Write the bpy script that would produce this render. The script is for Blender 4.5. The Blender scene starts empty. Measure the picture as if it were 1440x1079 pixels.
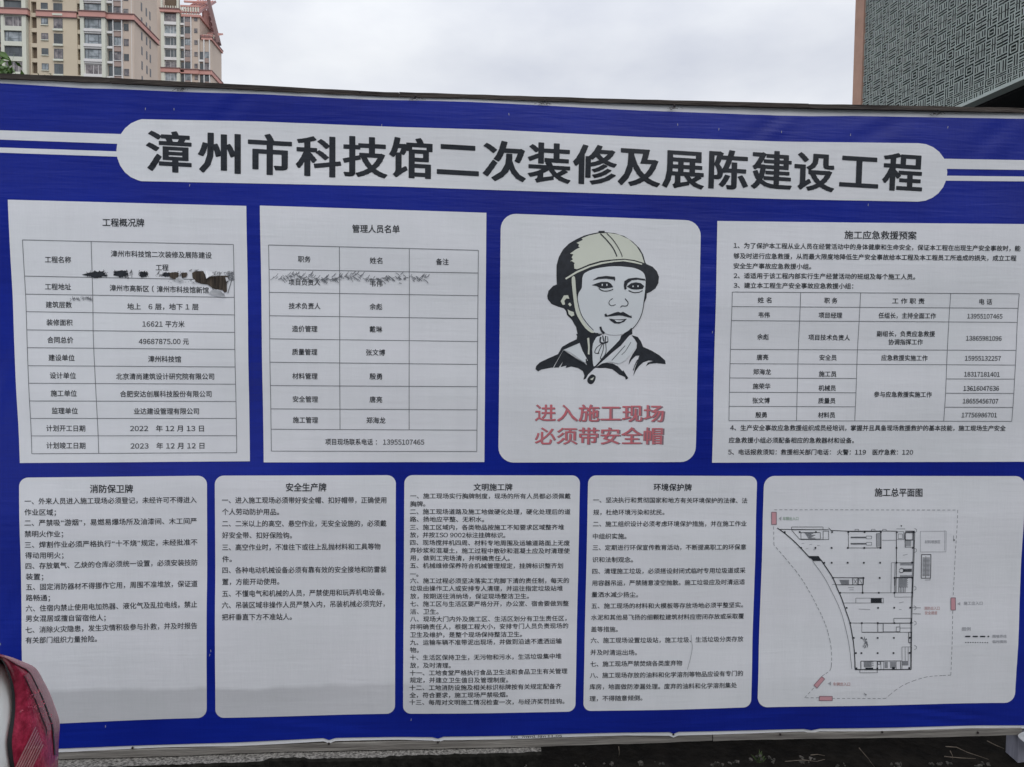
import bpy, bmesh, math, random
from mathutils import Vector, Matrix
random.seed(7)
sc = bpy.context.scene
col = sc.collection
rad = math.radians

# ------------------------------------------------------------------ camera
CAM = Vector((0.0, -2.4, 1.6))
F = 1040.0
YAW, PITCH, ROLL = rad(3.917), rad(-2.6116), rad(0.6836)
_cy, _sy, _cp, _sp = math.cos(YAW), math.sin(YAW), math.cos(PITCH), math.sin(PITCH)
fwd = Vector((_sy*_cp, _cy*_cp, _sp))
r0 = Vector((_cy, -_sy, 0)); u0 = r0.cross(fwd)
RT = math.cos(ROLL)*r0 + math.sin(ROLL)*u0
UP = -math.sin(ROLL)*r0 + math.cos(ROLL)*u0
cam = bpy.data.cameras.new('camera'); camo = bpy.data.objects.new('camera', cam); col.objects.link(camo)
m = Matrix((RT, UP, -fwd)).transposed().to_4x4(); m.translation = CAM
camo.matrix_world = m
cam.sensor_width = 36; cam.sensor_fit = 'HORIZONTAL'; cam.lens = 36*F/1440
cam.clip_start = 0.05; cam.clip_end = 3000
sc.camera = camo

# ------------------------------------------------------------------ world, sun, exposure
SUN_EL, SUN_AZ = 48, 155          # azimuth clockwise from +Y: behind the camera, to the right
world = bpy.data.worlds.new('World'); sc.world = world; world.use_nodes = True
nt = world.node_tree; N = nt.nodes; L = nt.links
for n in list(N): N.remove(n)
out = N.new('ShaderNodeOutputWorld'); bg = N.new('ShaderNodeBackground'); bg.inputs[1].default_value = 0.1
sky = N.new('ShaderNodeTexSky'); sky.sky_type = 'NISHITA'; sky.sun_disc = False
sky.sun_elevation = rad(SUN_EL); sky.sun_rotation = rad(SUN_AZ); sky.air_density = 1.0; sky.dust_density = 3.0
tc = N.new('ShaderNodeTexCoord')
sep = N.new('ShaderNodeSeparateXYZ'); L.new(tc.outputs['Generated'], sep.inputs[0])
mp = N.new('ShaderNodeMapping'); mp.inputs['Scale'].default_value = (1.0, 1.0, 2.2); L.new(tc.outputs['Generated'], mp.inputs[0])
no = N.new('ShaderNodeTexNoise'); no.inputs['Scale'].default_value = 3.4; no.inputs['Detail'].default_value = 7; no.inputs['Roughness'].default_value = 0.5
L.new(mp.outputs[0], no.inputs['Vector'])
cr = N.new('ShaderNodeValToRGB'); cr.color_ramp.elements[0].position = 0.3; cr.color_ramp.elements[1].position = 0.72
cr.color_ramp.elements[0].color = (6.0, 6.3, 7.15, 1); cr.color_ramp.elements[1].color = (8.9, 9.1, 9.4, 1)
L.new(no.outputs['Fac'], cr.inputs[0])
# overcast: the cloud deck brightens towards the zenith
mr = N.new('ShaderNodeMapRange'); mr.inputs[1].default_value = 0.35; mr.inputs[2].default_value = 1.0
mr.inputs[3].default_value = 1.0; mr.inputs[4].default_value = 1.9
L.new(sep.outputs[2], mr.inputs[0])
mu = N.new('ShaderNodeVectorMath'); mu.operation = 'SCALE'; L.new(cr.outputs[0], mu.inputs[0]); L.new(mr.outputs[0], mu.inputs['Scale'])
mx = N.new('ShaderNodeMix'); mx.data_type = 'RGBA'; mx.inputs[0].default_value = 0.93
L.new(sky.outputs[0], mx.inputs[6]); L.new(mu.outputs[0], mx.inputs[7])
L.new(mx.outputs[2], bg.inputs[0]); L.new(bg.outputs[0], out.inputs[0])
sun = bpy.data.lights.new('sun', 'SUN'); sun.energy = 0.8; sun.angle = rad(40); sun.color = (1.0, 0.97, 0.93)
suno = bpy.data.objects.new('sun', sun); col.objects.link(suno)
el, az = rad(SUN_EL), rad(SUN_AZ)
sd = Vector((math.sin(az)*math.cos(el), math.cos(az)*math.cos(el), math.sin(el)))
suno.rotation_euler = sd.to_track_quat('Z', 'Y').to_euler(); suno.location = sd*50
sc.view_settings.view_transform = 'Standard'; sc.view_settings.look = 'None'
sc.view_settings.exposure = 0.1; sc.view_settings.gamma = 1; sc.view_settings.use_curve_mapping = False

# ------------------------------------------------------------------ helpers
def ray(px, py): return (fwd*F + RT*(px-720) - UP*(py-539.5))
def P(px, py, Y=0.0):
    d = ray(px, py); return CAM + d*((Y-CAM.y)/d.y)
def PX(px, py, X):
    d = ray(px, py); return CAM + d*((X-CAM.x)/d.x)
def lerp(a, b, t): return a+(b-a)*t
def interp(pts, x):
    if x <= pts[0][0]: p, q = pts[0], pts[1]
    elif x >= pts[-1][0]: p, q = pts[-2], pts[-1]
    else:
        for p, q in zip(pts, pts[1:]):
            if p[0] <= x <= q[0]: break
    return p[1]+(q[1]-p[1])*(x-p[0])/(q[0]-p[0])
def tag(o, label=None, cat=None, group=None, kind=None):
    if label: o['label'] = label
    if cat: o['category'] = cat
    if group: o['group'] = group
    if kind: o['kind'] = kind
    return o
def empty(name, loc=(0, 0, 0), parent=None):
    o = bpy.data.objects.new(name, None); o.location = loc; col.objects.link(o)
    if parent: o.parent = parent
    return o
def link(name, me, parent=None, mat=None, smooth=False, off=None):
    if mat and not me.materials: me.materials.append(mat)
    if smooth:
        for p in me.polygons: p.use_smooth = True
    o = bpy.data.objects.new(name, me); col.objects.link(o)
    if parent:
        o.parent = parent
        acc = Vector((0, 0, 0)); q = parent
        while q: acc += q.location; q = q.parent
        o.location = -acc
    if off: o.location = o.location + Vector(off)
    return o
def bmobj(name, bm, mat, parent=None, smooth=False, bevel=0):
    if bevel: bmesh.ops.bevel(bm, geom=bm.edges[:], offset=bevel, segments=2, affect='EDGES', clamp_overlap=True)
    bmesh.ops.recalc_face_normals(bm, faces=bm.faces)
    me = bpy.data.meshes.new(name); bm.to_mesh(me); bm.free()
    return link(name, me, parent, mat, smooth)
def box(bm, x0, x1, y0, y1, z0, z1):
    v = [bm.verts.new(c) for c in ((x0,y0,z0),(x1,y0,z0),(x1,y1,z0),(x0,y1,z0),(x0,y0,z1),(x1,y0,z1),(x1,y1,z1),(x0,y1,z1))]
    for f in ((0,1,5,4),(1,2,6,5),(2,3,7,6),(3,0,4,7),(4,5,6,7),(3,2,1,0)): bm.faces.new([v[i] for i in f])
def bar(bm, a, b, w, h=None):
    """square bar from a to b"""
    a, b = Vector(a), Vector(b); h = h or w
    d = (b-a).normalized(); s = d.cross(Vector((0, 0, 1)))
    if s.length < 0.05: s = d.cross(Vector((0, 1, 0)))
    s.normalize(); t = s.cross(d).normalized()
    vs = []
    for p in (a, b):
        for i, j in ((-1,-1),(1,-1),(1,1),(-1,1)): vs.append(bm.verts.new(p+s*i*w/2+t*j*h/2))
    for f in ((0,1,5,4),(1,2,6,5),(2,3,7,6),(3,0,4,7),(4,5,6,7),(3,2,1,0)): bm.faces.new([vs[i] for i in f])
def tube(bm, pts, r, n=6, taper=None):
    rings = []
    pts = [Vector(p) for p in pts]
    for i, p in enumerate(pts):
        d = (pts[min(i+1, len(pts)-1)]-pts[max(i-1, 0)]).normalized()
        s = d.cross(Vector((0, 0, 1)));
        if s.length < 0.05: s = d.cross(Vector((1, 0, 0)))
        s.normalize(); t = s.cross(d)
        rr = r if taper is None else lerp(r, taper, i/(len(pts)-1))
        rings.append([bm.verts.new(p+(s*math.cos(2*math.pi*k/n)+t*math.sin(2*math.pi*k/n))*rr) for k in range(n)])
    for a, b in zip(rings, rings[1:]):
        for k in range(n): bm.faces.new((a[k], a[(k+1)%n], b[(k+1)%n], b[k]))
    bm.faces.new(rings[0]); bm.faces.new(rings[-1])

# ------------------------------------------------------------------ materials
def srgb(r, g, b):
    f = lambda c: (c/255/12.92) if c/255 <= .04045 else ((c/255+.055)/1.055)**2.4
    return (f(r), f(g), f(b), 1)
def material(name, c, rough=0.6, spec=0.5, metal=0, var=0.0, vscale=3.0, c2=None, bump=0, bscale=40, stretch=(1,1,1), coat=0, detail=5):
    m = bpy.data.materials.new(name); m.use_nodes = True
    t = m.node_tree; b = t.nodes['Principled BSDF']
    b.inputs['Roughness'].default_value = rough; b.inputs['Metallic'].default_value = metal
    b.inputs['Specular IOR Level'].default_value = spec; b.inputs['Coat Weight'].default_value = coat
    b.inputs['Base Color'].default_value = c
    g = t.nodes.new('ShaderNodeNewGeometry')
    mp = t.nodes.new('ShaderNodeMapping'); mp.inputs['Scale'].default_value = stretch
    t.links.new(g.outputs['Position'], mp.inputs[0])
    if var or c2:
        n = t.nodes.new('ShaderNodeTexNoise'); n.inputs['Scale'].default_value = vscale; n.inputs['Detail'].default_value = detail
        n.inputs['Roughness'].default_value = 0.6
        t.links.new(mp.outputs[0], n.inputs['Vector'])
        r = t.nodes.new('ShaderNodeValToRGB'); r.color_ramp.elements[0].position = .33; r.color_ramp.elements[1].position = .67
        if not c2:
            c2 = tuple(x*(1-var) for x in c[:3])+(1,); c1 = tuple(min(1, x*(1+var)) for x in c[:3])+(1,)
        else: c1 = c
        r.color_ramp.elements[0].color = c2; r.color_ramp.elements[1].color = c1
        t.links.new(n.outputs['Fac'], r.inputs[0]); t.links.new(r.outputs[0], b.inputs['Base Color'])
    if bump:
        n = t.nodes.new('ShaderNodeTexNoise'); n.inputs['Scale'].default_value = bscale; n.inputs['Detail'].default_value = 4
        t.links.new(mp.outputs[0], n.inputs['Vector'])
        bp = t.nodes.new('ShaderNodeBump'); bp.inputs['Strength'].default_value = min(1, bump); bp.inputs['Distance'].default_value = 0.3/bscale
        t.links.new(n.outputs['Fac'], bp.inputs['Height']); t.links.new(bp.outputs[0], b.inputs['Normal'])
    return m
def vinyl(name, c, c2, rough, spec, ribs, wr, damp=False):
    """printed flex banner: woven ribs, stretched wrinkles, faint grime"""
    m = bpy.data.materials.new(name); m.use_nodes = True
    t = m.node_tree; b = t.nodes['Principled BSDF']; ln = t.links.new
    b.inputs['Specular IOR Level'].default_value = spec
    g = t.nodes.new('ShaderNodeNewGeometry')
    def mapn(s):
        q = t.nodes.new('ShaderNodeMapping'); q.inputs['Scale'].default_value = s; ln(g.outputs['Position'], q.inputs[0]); return q.outputs[0]
    def noise(s, sc_, det=4, ro=.55, dist=0):
        n = t.nodes.new('ShaderNodeTexNoise'); n.inputs['Scale'].default_value = sc_; n.inputs['Detail'].default_value = det
        n.inputs['Roughness'].default_value = ro; n.inputs['Distortion'].default_value = dist; ln(mapn(s), n.inputs['Vector']); return n.outputs['Fac']
    def mth(op, a, b_):
        q = t.nodes.new('ShaderNodeMath'); q.operation = op
        for i, x in enumerate((a, b_)):
            if isinstance(x, (int, float)): q.inputs[i].default_value = x
            else: ln(x, q.inputs[i])
        return q.outputs[0]
    big = noise((1, 1, 1.6), 2.2, 6)
    r = t.nodes.new('ShaderNodeValToRGB'); r.color_ramp.elements[0].position = .36; r.color_ramp.elements[1].position = .64
    r.color_ramp.elements[0].color = c2; r.color_ramp.elements[1].color = c
    ln(big, r.inputs[0])
    # printed thread lines: faint horizontal and vertical streaks in the ink
    st = noise((1.2, 1, 140), 2.0, 3); st2 = noise((150, 1, 1.5), 2.0, 3)
    s = mth('MULTIPLY', mth('ADD', st, st2), 1.0)
    k = mth('ADD', mth('MULTIPLY', mth('SUBTRACT', s, 1.0), ribs), 1.0)
    col_out = r.outputs[0]
    v = t.nodes.new('ShaderNodeVectorMath'); v.operation = 'SCALE'; ln(col_out, v.inputs[0]); ln(k, v.inputs['Scale'])
    col_out = v.outputs[0]
    if ribs < .1:   # faint run marks and smudges
        sm = mth('ADD', mth('MULTIPLY', noise((9, 1, .7), 1.6, 5, .6, .6), .10), mth('MULTIPLY', noise((1, 1, 1), 5.5, 6, .7, .5), .10))
        v3 = t.nodes.new('ShaderNodeVectorMath'); v3.operation = 'SCALE'; ln(col_out, v3.inputs[0]); ln(mth('ADD', sm, .905), v3.inputs['Scale']); col_out = v3.outputs[0]
    if damp:   # grimy splash band along the foot of the lowest panels
        sp = t.nodes.new('ShaderNodeSeparateXYZ'); ln(g.outputs['Position'], sp.inputs[0])
        wob = mth('MULTIPLY', mth('SUBTRACT', noise((1, 1, .2), 4, 5), .5), .05)
        zz = mth('ADD', sp.outputs[2], wob)
        mr = t.nodes.new('ShaderNodeMapRange'); mr.inputs[1].default_value = .492; mr.inputs[2].default_value = .508
        mr.inputs[3].default_value = .76; mr.inputs[4].default_value = 1; ln(zz, mr.inputs[0])
        # dies away to the right
        mr2 = t.nodes.new('ShaderNodeMapRange'); mr2.inputs[1].default_value = -.6; mr2.inputs[2].default_value = .3
        mr2.inputs[3].default_value = 0; mr2.inputs[4].default_value = 1; ln(sp.outputs[0], mr2.inputs[0])
        f = mth('ADD', mr.outputs[0], mth('MULTIPLY', mr2.outputs[0], mth('SUBTRACT', 1.0, mr.outputs[0])))
        v2 = t.nodes.new('ShaderNodeVectorMath'); v2.operation = 'SCALE'; ln(col_out, v2.inputs[0]); ln(f, v2.inputs['Scale']); col_out = v2.outputs[0]
    ln(col_out, b.inputs['Base Color'])
    rr = mth('ADD', mth('MULTIPLY', noise((1, 1, 1), 6, 4), .18), rough-.09); ln(rr, b.inputs['Roughness'])
    h = mth('ADD', mth('MULTIPLY', noise((.7, 1, 9), 6, 3, .5, .4), wr), mth('MULTIPLY', noise((6, 1, 1.2), 5, 3, .5, .3), wr*.7))
    h = mth('ADD', h, mth('MULTIPLY', noise((.15, 1, 1), 110, 1), .06))
    h = mth('ADD', h, mth('MULTIPLY', noise((1, 1, .15), 130, 1), .06))
    bp = t.nodes.new('ShaderNodeBump'); bp.inputs['Strength'].default_value = 1; bp.inputs['Distance'].default_value = 0.004
    ln(h, bp.inputs['Height']); ln(bp.outputs[0], b.inputs['Normal'])
    return m
M = {}
M['blue'] = vinyl('blue_vinyl', (.003, .018, .30, 1), (.002, .012, .235, 1), .40, .36, .22, .30)
M['white'] = vinyl('white_vinyl', (.78, .79, .82, 1), (.73, .75, .78, 1), .5, .35, .016, .22)
M['panel'] = vinyl('panel_print', (.78, .79, .83, 1), (.73, .75, .78, 1), .48, .38, .016, .13, damp=True)
M['ink'] = material('black_ink', (.022, .026, .034, 1), .5, .4, var=.25, vscale=60)
M['title_ink'] = material('title_ink', (.016, .02, .028, 1), .42, .4, var=.3, vscale=90, stretch=(.3, 1, 3))
M['grey_ink'] = material('grey_ink', (.17, .18, .2, 1), .5, .3)
M['faint_ink'] = material('faint_ink', (.40, .41, .44, 1), .5, .3)
M['green_ink'] = material('faint_green_ink', (.33, .45, .36, 1), .5, .3)
M['rose_ink'] = material('faint_rose_ink', (.58, .36, .36, 1), .5, .3)
M['red_ink'] = material('red_ink', (.66, .15, .18, 1), .5, .35, c2=(.52, .20, .23, 1), vscale=70)
M['red_shade'] = material('grey_red_ink', (.27, .19, .22, 1), .5, .3)
M['pink_ink'] = material('pink_ink', (.62, .33, .37, 1), .5, .3)
M['cream_ink'] = material('cream_ink', (.66, .69, .60, 1), .5, .3, var=.05)
M['face_ink'] = material('face_ink', (.72, .76, .79, 1), .5, .3)
M['wood_dark'] = material('weathered_dark_timber', (.085, .07, .06, 1), .8, .3, c2=(.03, .024, .022, 1), vscale=12, stretch=(.4, 2, 6), bump=.8, bscale=60)
M['wood_grey'] = material('weathered_grey_timber', (.30, .285, .26, 1), .85, .2, c2=(.13, .12, .11, 1), vscale=14, stretch=(.25, 2, 6), bump=.8, bscale=70)
M['granite'] = material('speckled_ledge', (.34, .325, .30, 1), .9, .2, c2=(.03, .028, .025, 1), vscale=120, bump=1, bscale=120, detail=3)
M['ply'] = material('exposed_plywood', (.115, .09, .07, 1), .8, .2, c2=(.03, .025, .022, 1), vscale=26, stretch=(5, 1, .35), bump=.7, bscale=80)
M['soil'] = material('shaded_soil', (.009, .0075, .006, 1), .95, .08, c2=(.003, .0025, .002, 1), vscale=20, bump=1, bscale=30)  # soil kept near black: the gloom beneath the board is in its colour
M['moss_shade'] = material('mossy_shaded_kerb', (.022, .021, .018, 1), .95, .15, c2=(.006, .006, .005, 1), vscale=30, bump=1, bscale=50)  # moss plus the shade of the ledge face, both in the colour
M['twig'] = material('dry_twig', (.12, .10, .08, 1), .9, .2, var=.4, vscale=30)
M['debris'] = material('pale_debris', (.11, .10, .09, 1), .9, .2, c2=(.015, .018, .015, 1), vscale=50, bump=1, bscale=70)
M['galv'] = material('galvanised_post', (.30, .30, .36, 1), .5, .4, metal=.3, var=.15, vscale=20, stretch=(4, 4, .5))
M['asphalt'] = material('wet_asphalt', (.055, .055, .056, 1), .55, .5, var=.3, vscale=4, bump=.7, bscale=150)
M['grass'] = material('dark_grass', (.05, .075, .03, 1), .8, .2, var=.4, vscale=8)
M['nail'] = material('rusty_nail', (.04, .03, .03, 1), .6, .5, metal=.6)
M['cream_wall'] = material('cream_render', (.66, .575, .44, 1), .85, .2, c2=(.60, .52, .40, 1), vscale=.12)
M['tan_wall'] = material('beige_render', (.62, .52, .44, 1), .85, .2, c2=(.56, .47, .40, 1), vscale=.12)
M['pale_wall'] = material('pale_render', (.68, .69, .60, 1), .85, .2, var=.05, vscale=.2)
M['white_trim'] = material('white_trim', (.74, .73, .72, 1), .7, .3, var=.05, vscale=.4)
M['red_band'] = material('salmon_band', (.60, .33, .29, 1), .8, .2, var=.08, vscale=.3)
M['red_dark'] = material('dull_red_frame', (.44, .27, .27, 1), .7, .3, var=.15, vscale=.5)
M['roof_dark'] = material('dark_red_coping', (.24, .15, .145, 1), .7, .3)
M['recess'] = material('painted_opening_shade', (.15, .115, .085, 1), .9, .1, var=.2, vscale=.3)  # shade of the recessed openings put into a dark wall colour
M['spandrel'] = material('mauve_spandrel', (.40, .31, .28, 1), .8, .2, var=.08, vscale=.4)
M['frame_grey'] = material('window_frame_grey', (.12, .13, .15, 1), .5, .4)
def glass(name, c, rough=.08, sc_=.35, c2=None):
    return material(name, c, rough, .8, c2=c2 or tuple(x*.45 for x in c[:3])+(1,), vscale=sc_, detail=2, bump=.12, bscale=1.2)
M['glass_a'] = glass('dark_window_glass', (.10, .12, .13, 1)); M['glass_b'] = glass('pale_window_glass', (.38, .42, .45, 1), c2=(.12, .15, .16, 1), sc_=.9)
M['glass_c'] = glass('curtained_glass', (.30, .27, .27, 1), c2=(.07, .06, .07, 1), sc_=1.1)
M['lattice'] = material('grey_green_lattice', (.44, .50, .47, 1), .6, .4, var=.08, vscale=.6)
M['lattice_glass'] = glass('dark_green_glass', (.05, .07, .062, 1), sc_=.2)
M['terracotta'] = material('terracotta_pilaster', (.50, .31, .235, 1), .85, .2, var=.1, vscale=1.2)
M['soffit'] = material('dark_soffit', (.02, .02, .022, 1), .6, .3)
M['car_paint'] = material('white_car_paint', (.84, .87, .85, 1), .3, .5, coat=.6)
M['car_glass'] = material('car_glass', (.015, .018, .02, 1), .05, .8, coat=1)
M['rubber'] = material('black_rubber', (.018, .02, .022, 1), .6, .4)
M['rim'] = material('alloy_rim', (.45, .46, .47, 1), .3, .5, metal=.9)
M['lens'] = material('red_lamp_lens', (.46, .035, .085, 1), .3, .35, c2=(.21, .01, .03, 1), vscale=70, coat=.2, bump=.7, bscale=220)
M['lens_edge'] = material('smoky_red_lens', (.30, .075, .10, 1), .3, .45, c2=(.15, .02, .04, 1), vscale=110, coat=.1, bump=.8, bscale=260)
M['red_glint'] = material('painted_lamp_glint', (.62, .05, .10, 1), .25, .7, coat=1, var=.35, vscale=90)  # bright red for the glints painted on the lens
M['rib'] = material('lamp_rib', (.40, .17, .17, 1), .3, .6, coat=1, var=.2, vscale=60)
M['leaf'] = material('leaf_green', (.13, .23, .06, 1), .55, .4, c2=(.06, .12, .03, 1), vscale=5)
M['bark'] = material('bark', (.10, .08, .06, 1), .9, .2, var=.3, vscale=10)
M['blocker'] = material('dark_green_blocker', (.035, .055, .045, 1), .6, .3, var=.15, vscale=1)  # for the added light-blocking wall behind the camera
M['drop'] = material('rain_drop', (.5, .5, .52, 1), .1, .8)

# ------------------------------------------------------------------ setting: ground
def ground():
    bm = bmesh.new()
    xs = [-1500, -200, -30, -6, 6, 30, 200, 1500]
    vs = [[bm.verts.new((x, y, 0)) for x in xs] for y in xs]
    for i in range(7):
        for j in range(7): bm.faces.new((vs[i][j], vs[i][j+1], vs[i+1][j+1], vs[i+1][j]))
    o = bmobj('ground', bm, M['asphalt']); tag(o, kind='structure')
ground()

# ------------------------------------------------------------------ apartment towers
def win_mesh(w, h, style, gm):
    """window: frame mesh and pane mesh around the origin, front towards -Y"""
    bm = bmesh.new(); t = .10 if w > 1.6 else .07
    box(bm, -w/2, w/2, -.06, .05, -h/2, -h/2+t); box(bm, -w/2, w/2, -.06, .05, h/2-t, h/2)
    box(bm, -w/2, -w/2+t, -.058, .05, -h/2+t, h/2-t); box(bm, w/2-t, w/2, -.058, .05, -h/2+t, h/2-t)
    if style == 'bay':
        for x in (-w*.29, w*.29): box(bm, x-.05, x+.05, -.056, .05, -h/2+t, h/2-t)
        box(bm, -w*.29+.05, w*.29-.05, -.054, .05, -h*.2-.04, -h*.2+.04)
    elif style == 'slide':
        for x in (-w*.02, w*.26): box(bm, x-.035, x+.035, -.056, .05, -h/2+t, h/2-t)
    elif style == 'two': box(bm, -.035, .035, -.056, .05, -h/2+t, h/2-t)
    fm = bpy.data.meshes.new('window'); bm.to_mesh(fm); bm.free(); fm.materials.append(M['frame_grey'] if style == 'bay' else M['white_trim'] if style == 'slide' else M['frame_grey'])
    bm = bmesh.new(); box(bm, -w/2+t*.5, w/2-t*.5, -.02, .0, -h/2+t*.5, h/2-t*.5)
    pm = bpy.data.meshes.new('pane'); bm.to_mesh(pm); bm.free(); pm.materials.append(gm)
    return fm, pm
_wc = {}
def window(parent, x0, x1, z0, z1, y, style, g):
    w, h = round(x1-x0, 2), round(z1-z0, 2); k = (w, h, style, g)
    if k not in _wc: _wc[k] = win_mesh(w, h, style, M[g])
    f = bpy.data.objects.new('window', _wc[k][0]); f.location = ((x0+x1)/2, y, (z0+z1)/2); f.parent = parent; col.objects.link(f)
    f.location -= parent.location
    p = bpy.data.objects.new('pane', _wc[k][1]); p.parent = f; col.objects.link(p)
def part_boxes(name, parent, mat, boxes):
    bm = bmesh.new()
    for b in boxes: box(bm, *b)
    return bmobj(name, bm, mat, parent)
GL = ['glass_a', 'glass_b', 'glass_c']

def tower_one():
    Y1 = 150.0
    s = lambda px, py=60: P(px, py, Y1).x
    zr = lambda py, px=130: P(px, py, Y1).z
    t = empty('apartment_tower', (s(100), Y1, 0))
    tag(t, 'cream apartment tower with glazed bays and a salmon band, nearest the left edge', 'building')
    FL = zr(48.2)-zr(69.4)          # storey height
    zt = [zr(28.3)+FL*k for k in range(2, -7, -1)]   # top of the windows, storey by storey
    ztop = zr(-60); D = 11.6
    XL, XR = s(-60), s(187.5)
    # walls (front built as piers and slabs round the real openings)
    part_boxes('wall', t, M['cream_wall'], [(s(40), s(114.5), Y1+.55, Y1+D, 0, ztop)])
    part_boxes('wall', t, M['tan_wall'], [(s(150.8), XR, Y1+.3, Y1+D, 0, ztop), (XL, s(40), Y1+.52, Y1+D, 0, ztop)])
    part_boxes('bay_wall', t, M['pale_wall'], [(s(3.5), s(8), Y1-.5, Y1+.52, 0, ztop), (s(33), s(38.8), Y1-.5, Y1+.52, 0, ztop)])
    part_boxes('bay_wall', t, M['pale_wall'], [(s(115.8), s(121), Y1-.8, Y1+.6, 0, ztop), (s(145.5), s(150.7), Y1-.8, Y1+.6, 0, ztop)])
    part_boxes('bay_wall', t, M['cream_wall'], [(s(-60), s(-2), Y1-.5, Y1+.5, 0, ztop)])
    # stairwell recess: dark openings between narrow slabs
    part_boxes('pier', t, M['cream_wall'], [(s(52), s(108.8), Y1, Y1+.54, 0, ztop), (s(43.2), s(44.4), Y1, Y1+.54, 0, ztop)])
    part_boxes('pier', t, M['white_trim'], [(s(158.8), s(160), Y1-.15, Y1+.29, 0, ztop), (s(171), s(172.2), Y1-.15, Y1+.29, 0, ztop)])
    for i, z in enumerate(zt):
        zb = z-14.3/21.2*FL
        r = random.random
        window(t, s(8), s(33), zb, z, Y1-.2, 'bay' if i % 3 < 2 else 'slide', GL[(i*2+1) % 3])
        part_boxes('slab', t, M['pale_wall'], [(s(7.9), s(33.1), Y1-.56, Y1+.5, zb-FL*.30, zb-.02)])
        window(t, s(121), s(145.5), zb, z, Y1-.45, 'bay' if i != 5 else 'slide', 'glass_b' if i < 5 else 'glass_c')
        part_boxes('slab', t, M['white_trim'], [(s(120.6), s(145.9), Y1-.9, Y1+.5, zb-.55, zb-.02), (s(121.1), s(145.4), Y1-.7, Y1+.5, zb-FL*.30, zb-.56)])
        # stair openings: thin sheets painted dark for their shade
        for a, b in ((44.5, 51.9), (109, 115.6)):
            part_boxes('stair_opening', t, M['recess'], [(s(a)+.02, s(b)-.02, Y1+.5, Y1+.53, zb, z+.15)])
            part_boxes('slab', t, M['cream_wall'], [(s(a)+.01, s(b)-.01, Y1+.02, Y1+.53, z+.16, zb+FL-.02)])
        window(t, s(58.5), s(68), z-8.8/21.2*FL, z, Y1-.02, 'two', GL[(i+2) % 3])
        window(t, s(76), s(88.5), zb, z, Y1-.02, 'two', 'glass_a' if i % 2 else 'glass_c')
        part_boxes('sill', t, M['pale_wall'], [(s(75.3), s(89.3), Y1-.35, Y1-.005, zb-.45, zb-.08)])
        part_boxes('sill', t, M['pale_wall'], [(s(58), s(68.6), Y1-.2, Y1-.005, z-8.8/21.2*FL-.22, z-8.8/21.2*FL-.06)])
        # kitchen balconies and window strip to the right
        window(t, s(151.8), s(158.7), zb-.1, z+.1, Y1+.22, 'two', 'glass_a')
        part_boxes('balcony_slab', t, M['white_trim'], [(s(151), s(158.7), Y1-.25, Y1+.2, zb-.55, zb-.12)])
        zm = z-11.5/21.2*FL-.2
        window(t, s(160.1), s(170.9), zm, z-.2, Y1+.1, 'two', GL[(i+1) % 3])
        part_boxes('spandrel', t, M['spandrel'], [(s(160.1), s(170.9), Y1+.05, Y1+.28, zm-FL*.40, zm-.1)])
        part_boxes('rail', t, M['white_trim'], [(s(160.05), s(170.95), Y1-.1, Y1+.04, zm-.12, zm-.02)])
        window(t, s(173.5), s(181.5), z-9.4/21.2*FL-.4, z-.4, Y1+.26, 'two', GL[i % 2*2])
        window(t, s(-1.8), s(3.2), zb-.1, z, Y1+.3, 'two', 'glass_c')
        # narrow windows along the receding side wall
        for yy in (3.6, 5.9, 7.6):
            bm = bmesh.new(); box(bm, XR-.03, XR+.05, Y1+yy, Y1+yy+.55, z-2.0, z-.4)
            bmobj('side_window', bm, M['frame_grey'], t)
    # salmon bands with darker lips
    zb_, zt_ = zr(26.3), zr(19.3)
    for a, b, y in ((-60, 42.5, -.75), (52, 108.8, -.25), (114.6, 151.4, -1.0), (151.5, 187.6, -.3)):
        part_boxes('band', t, M['red_band'], [(s(a), s(b), Y1+y, Y1+y+.9, zb_, zt_)])
        part_boxes('band_lip', t, M['roof_dark'], [(s(a)-.1, s(b)+.1, Y1+y-.15, Y1+y+.9, zt_+.01, zt_+.16), (s(a)-.05, s(b)+.05, Y1+y-.08, Y1+y+.9, zb_-.12, zb_-.01)])
    part_boxes('band', t, M['red_band'], [(XR+.01, XR+.3, Y1-.3, Y1+D+.2, zb_, zt_)])
    part_boxes('band_lip', t, M['roof_dark'], [(XR+.01, XR+.42, Y1-.4, Y1+D+.3, zt_+.01, zt_+.16), (XR+.01, XR+.36, Y1-.35, Y1+D+.25, zb_-.12, zb_-.01)])
    # render joints / corner strip
    part_boxes('corner_strip', t, M['tan_wall'], [(XR-.9, XR+.06, Y1+.12, Y1+.9, 0, ztop)])
    part_boxes('downpipe', t, M['white_trim'], [(s(184.5), s(185.1), Y1+.1, Y1+.28, 0, ztop)])
    part_boxes('roof', t, M['red_band'], [(XL-.5, XR+.6, Y1-1.2, Y1+D+.5, ztop+.01, ztop+1)])

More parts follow.
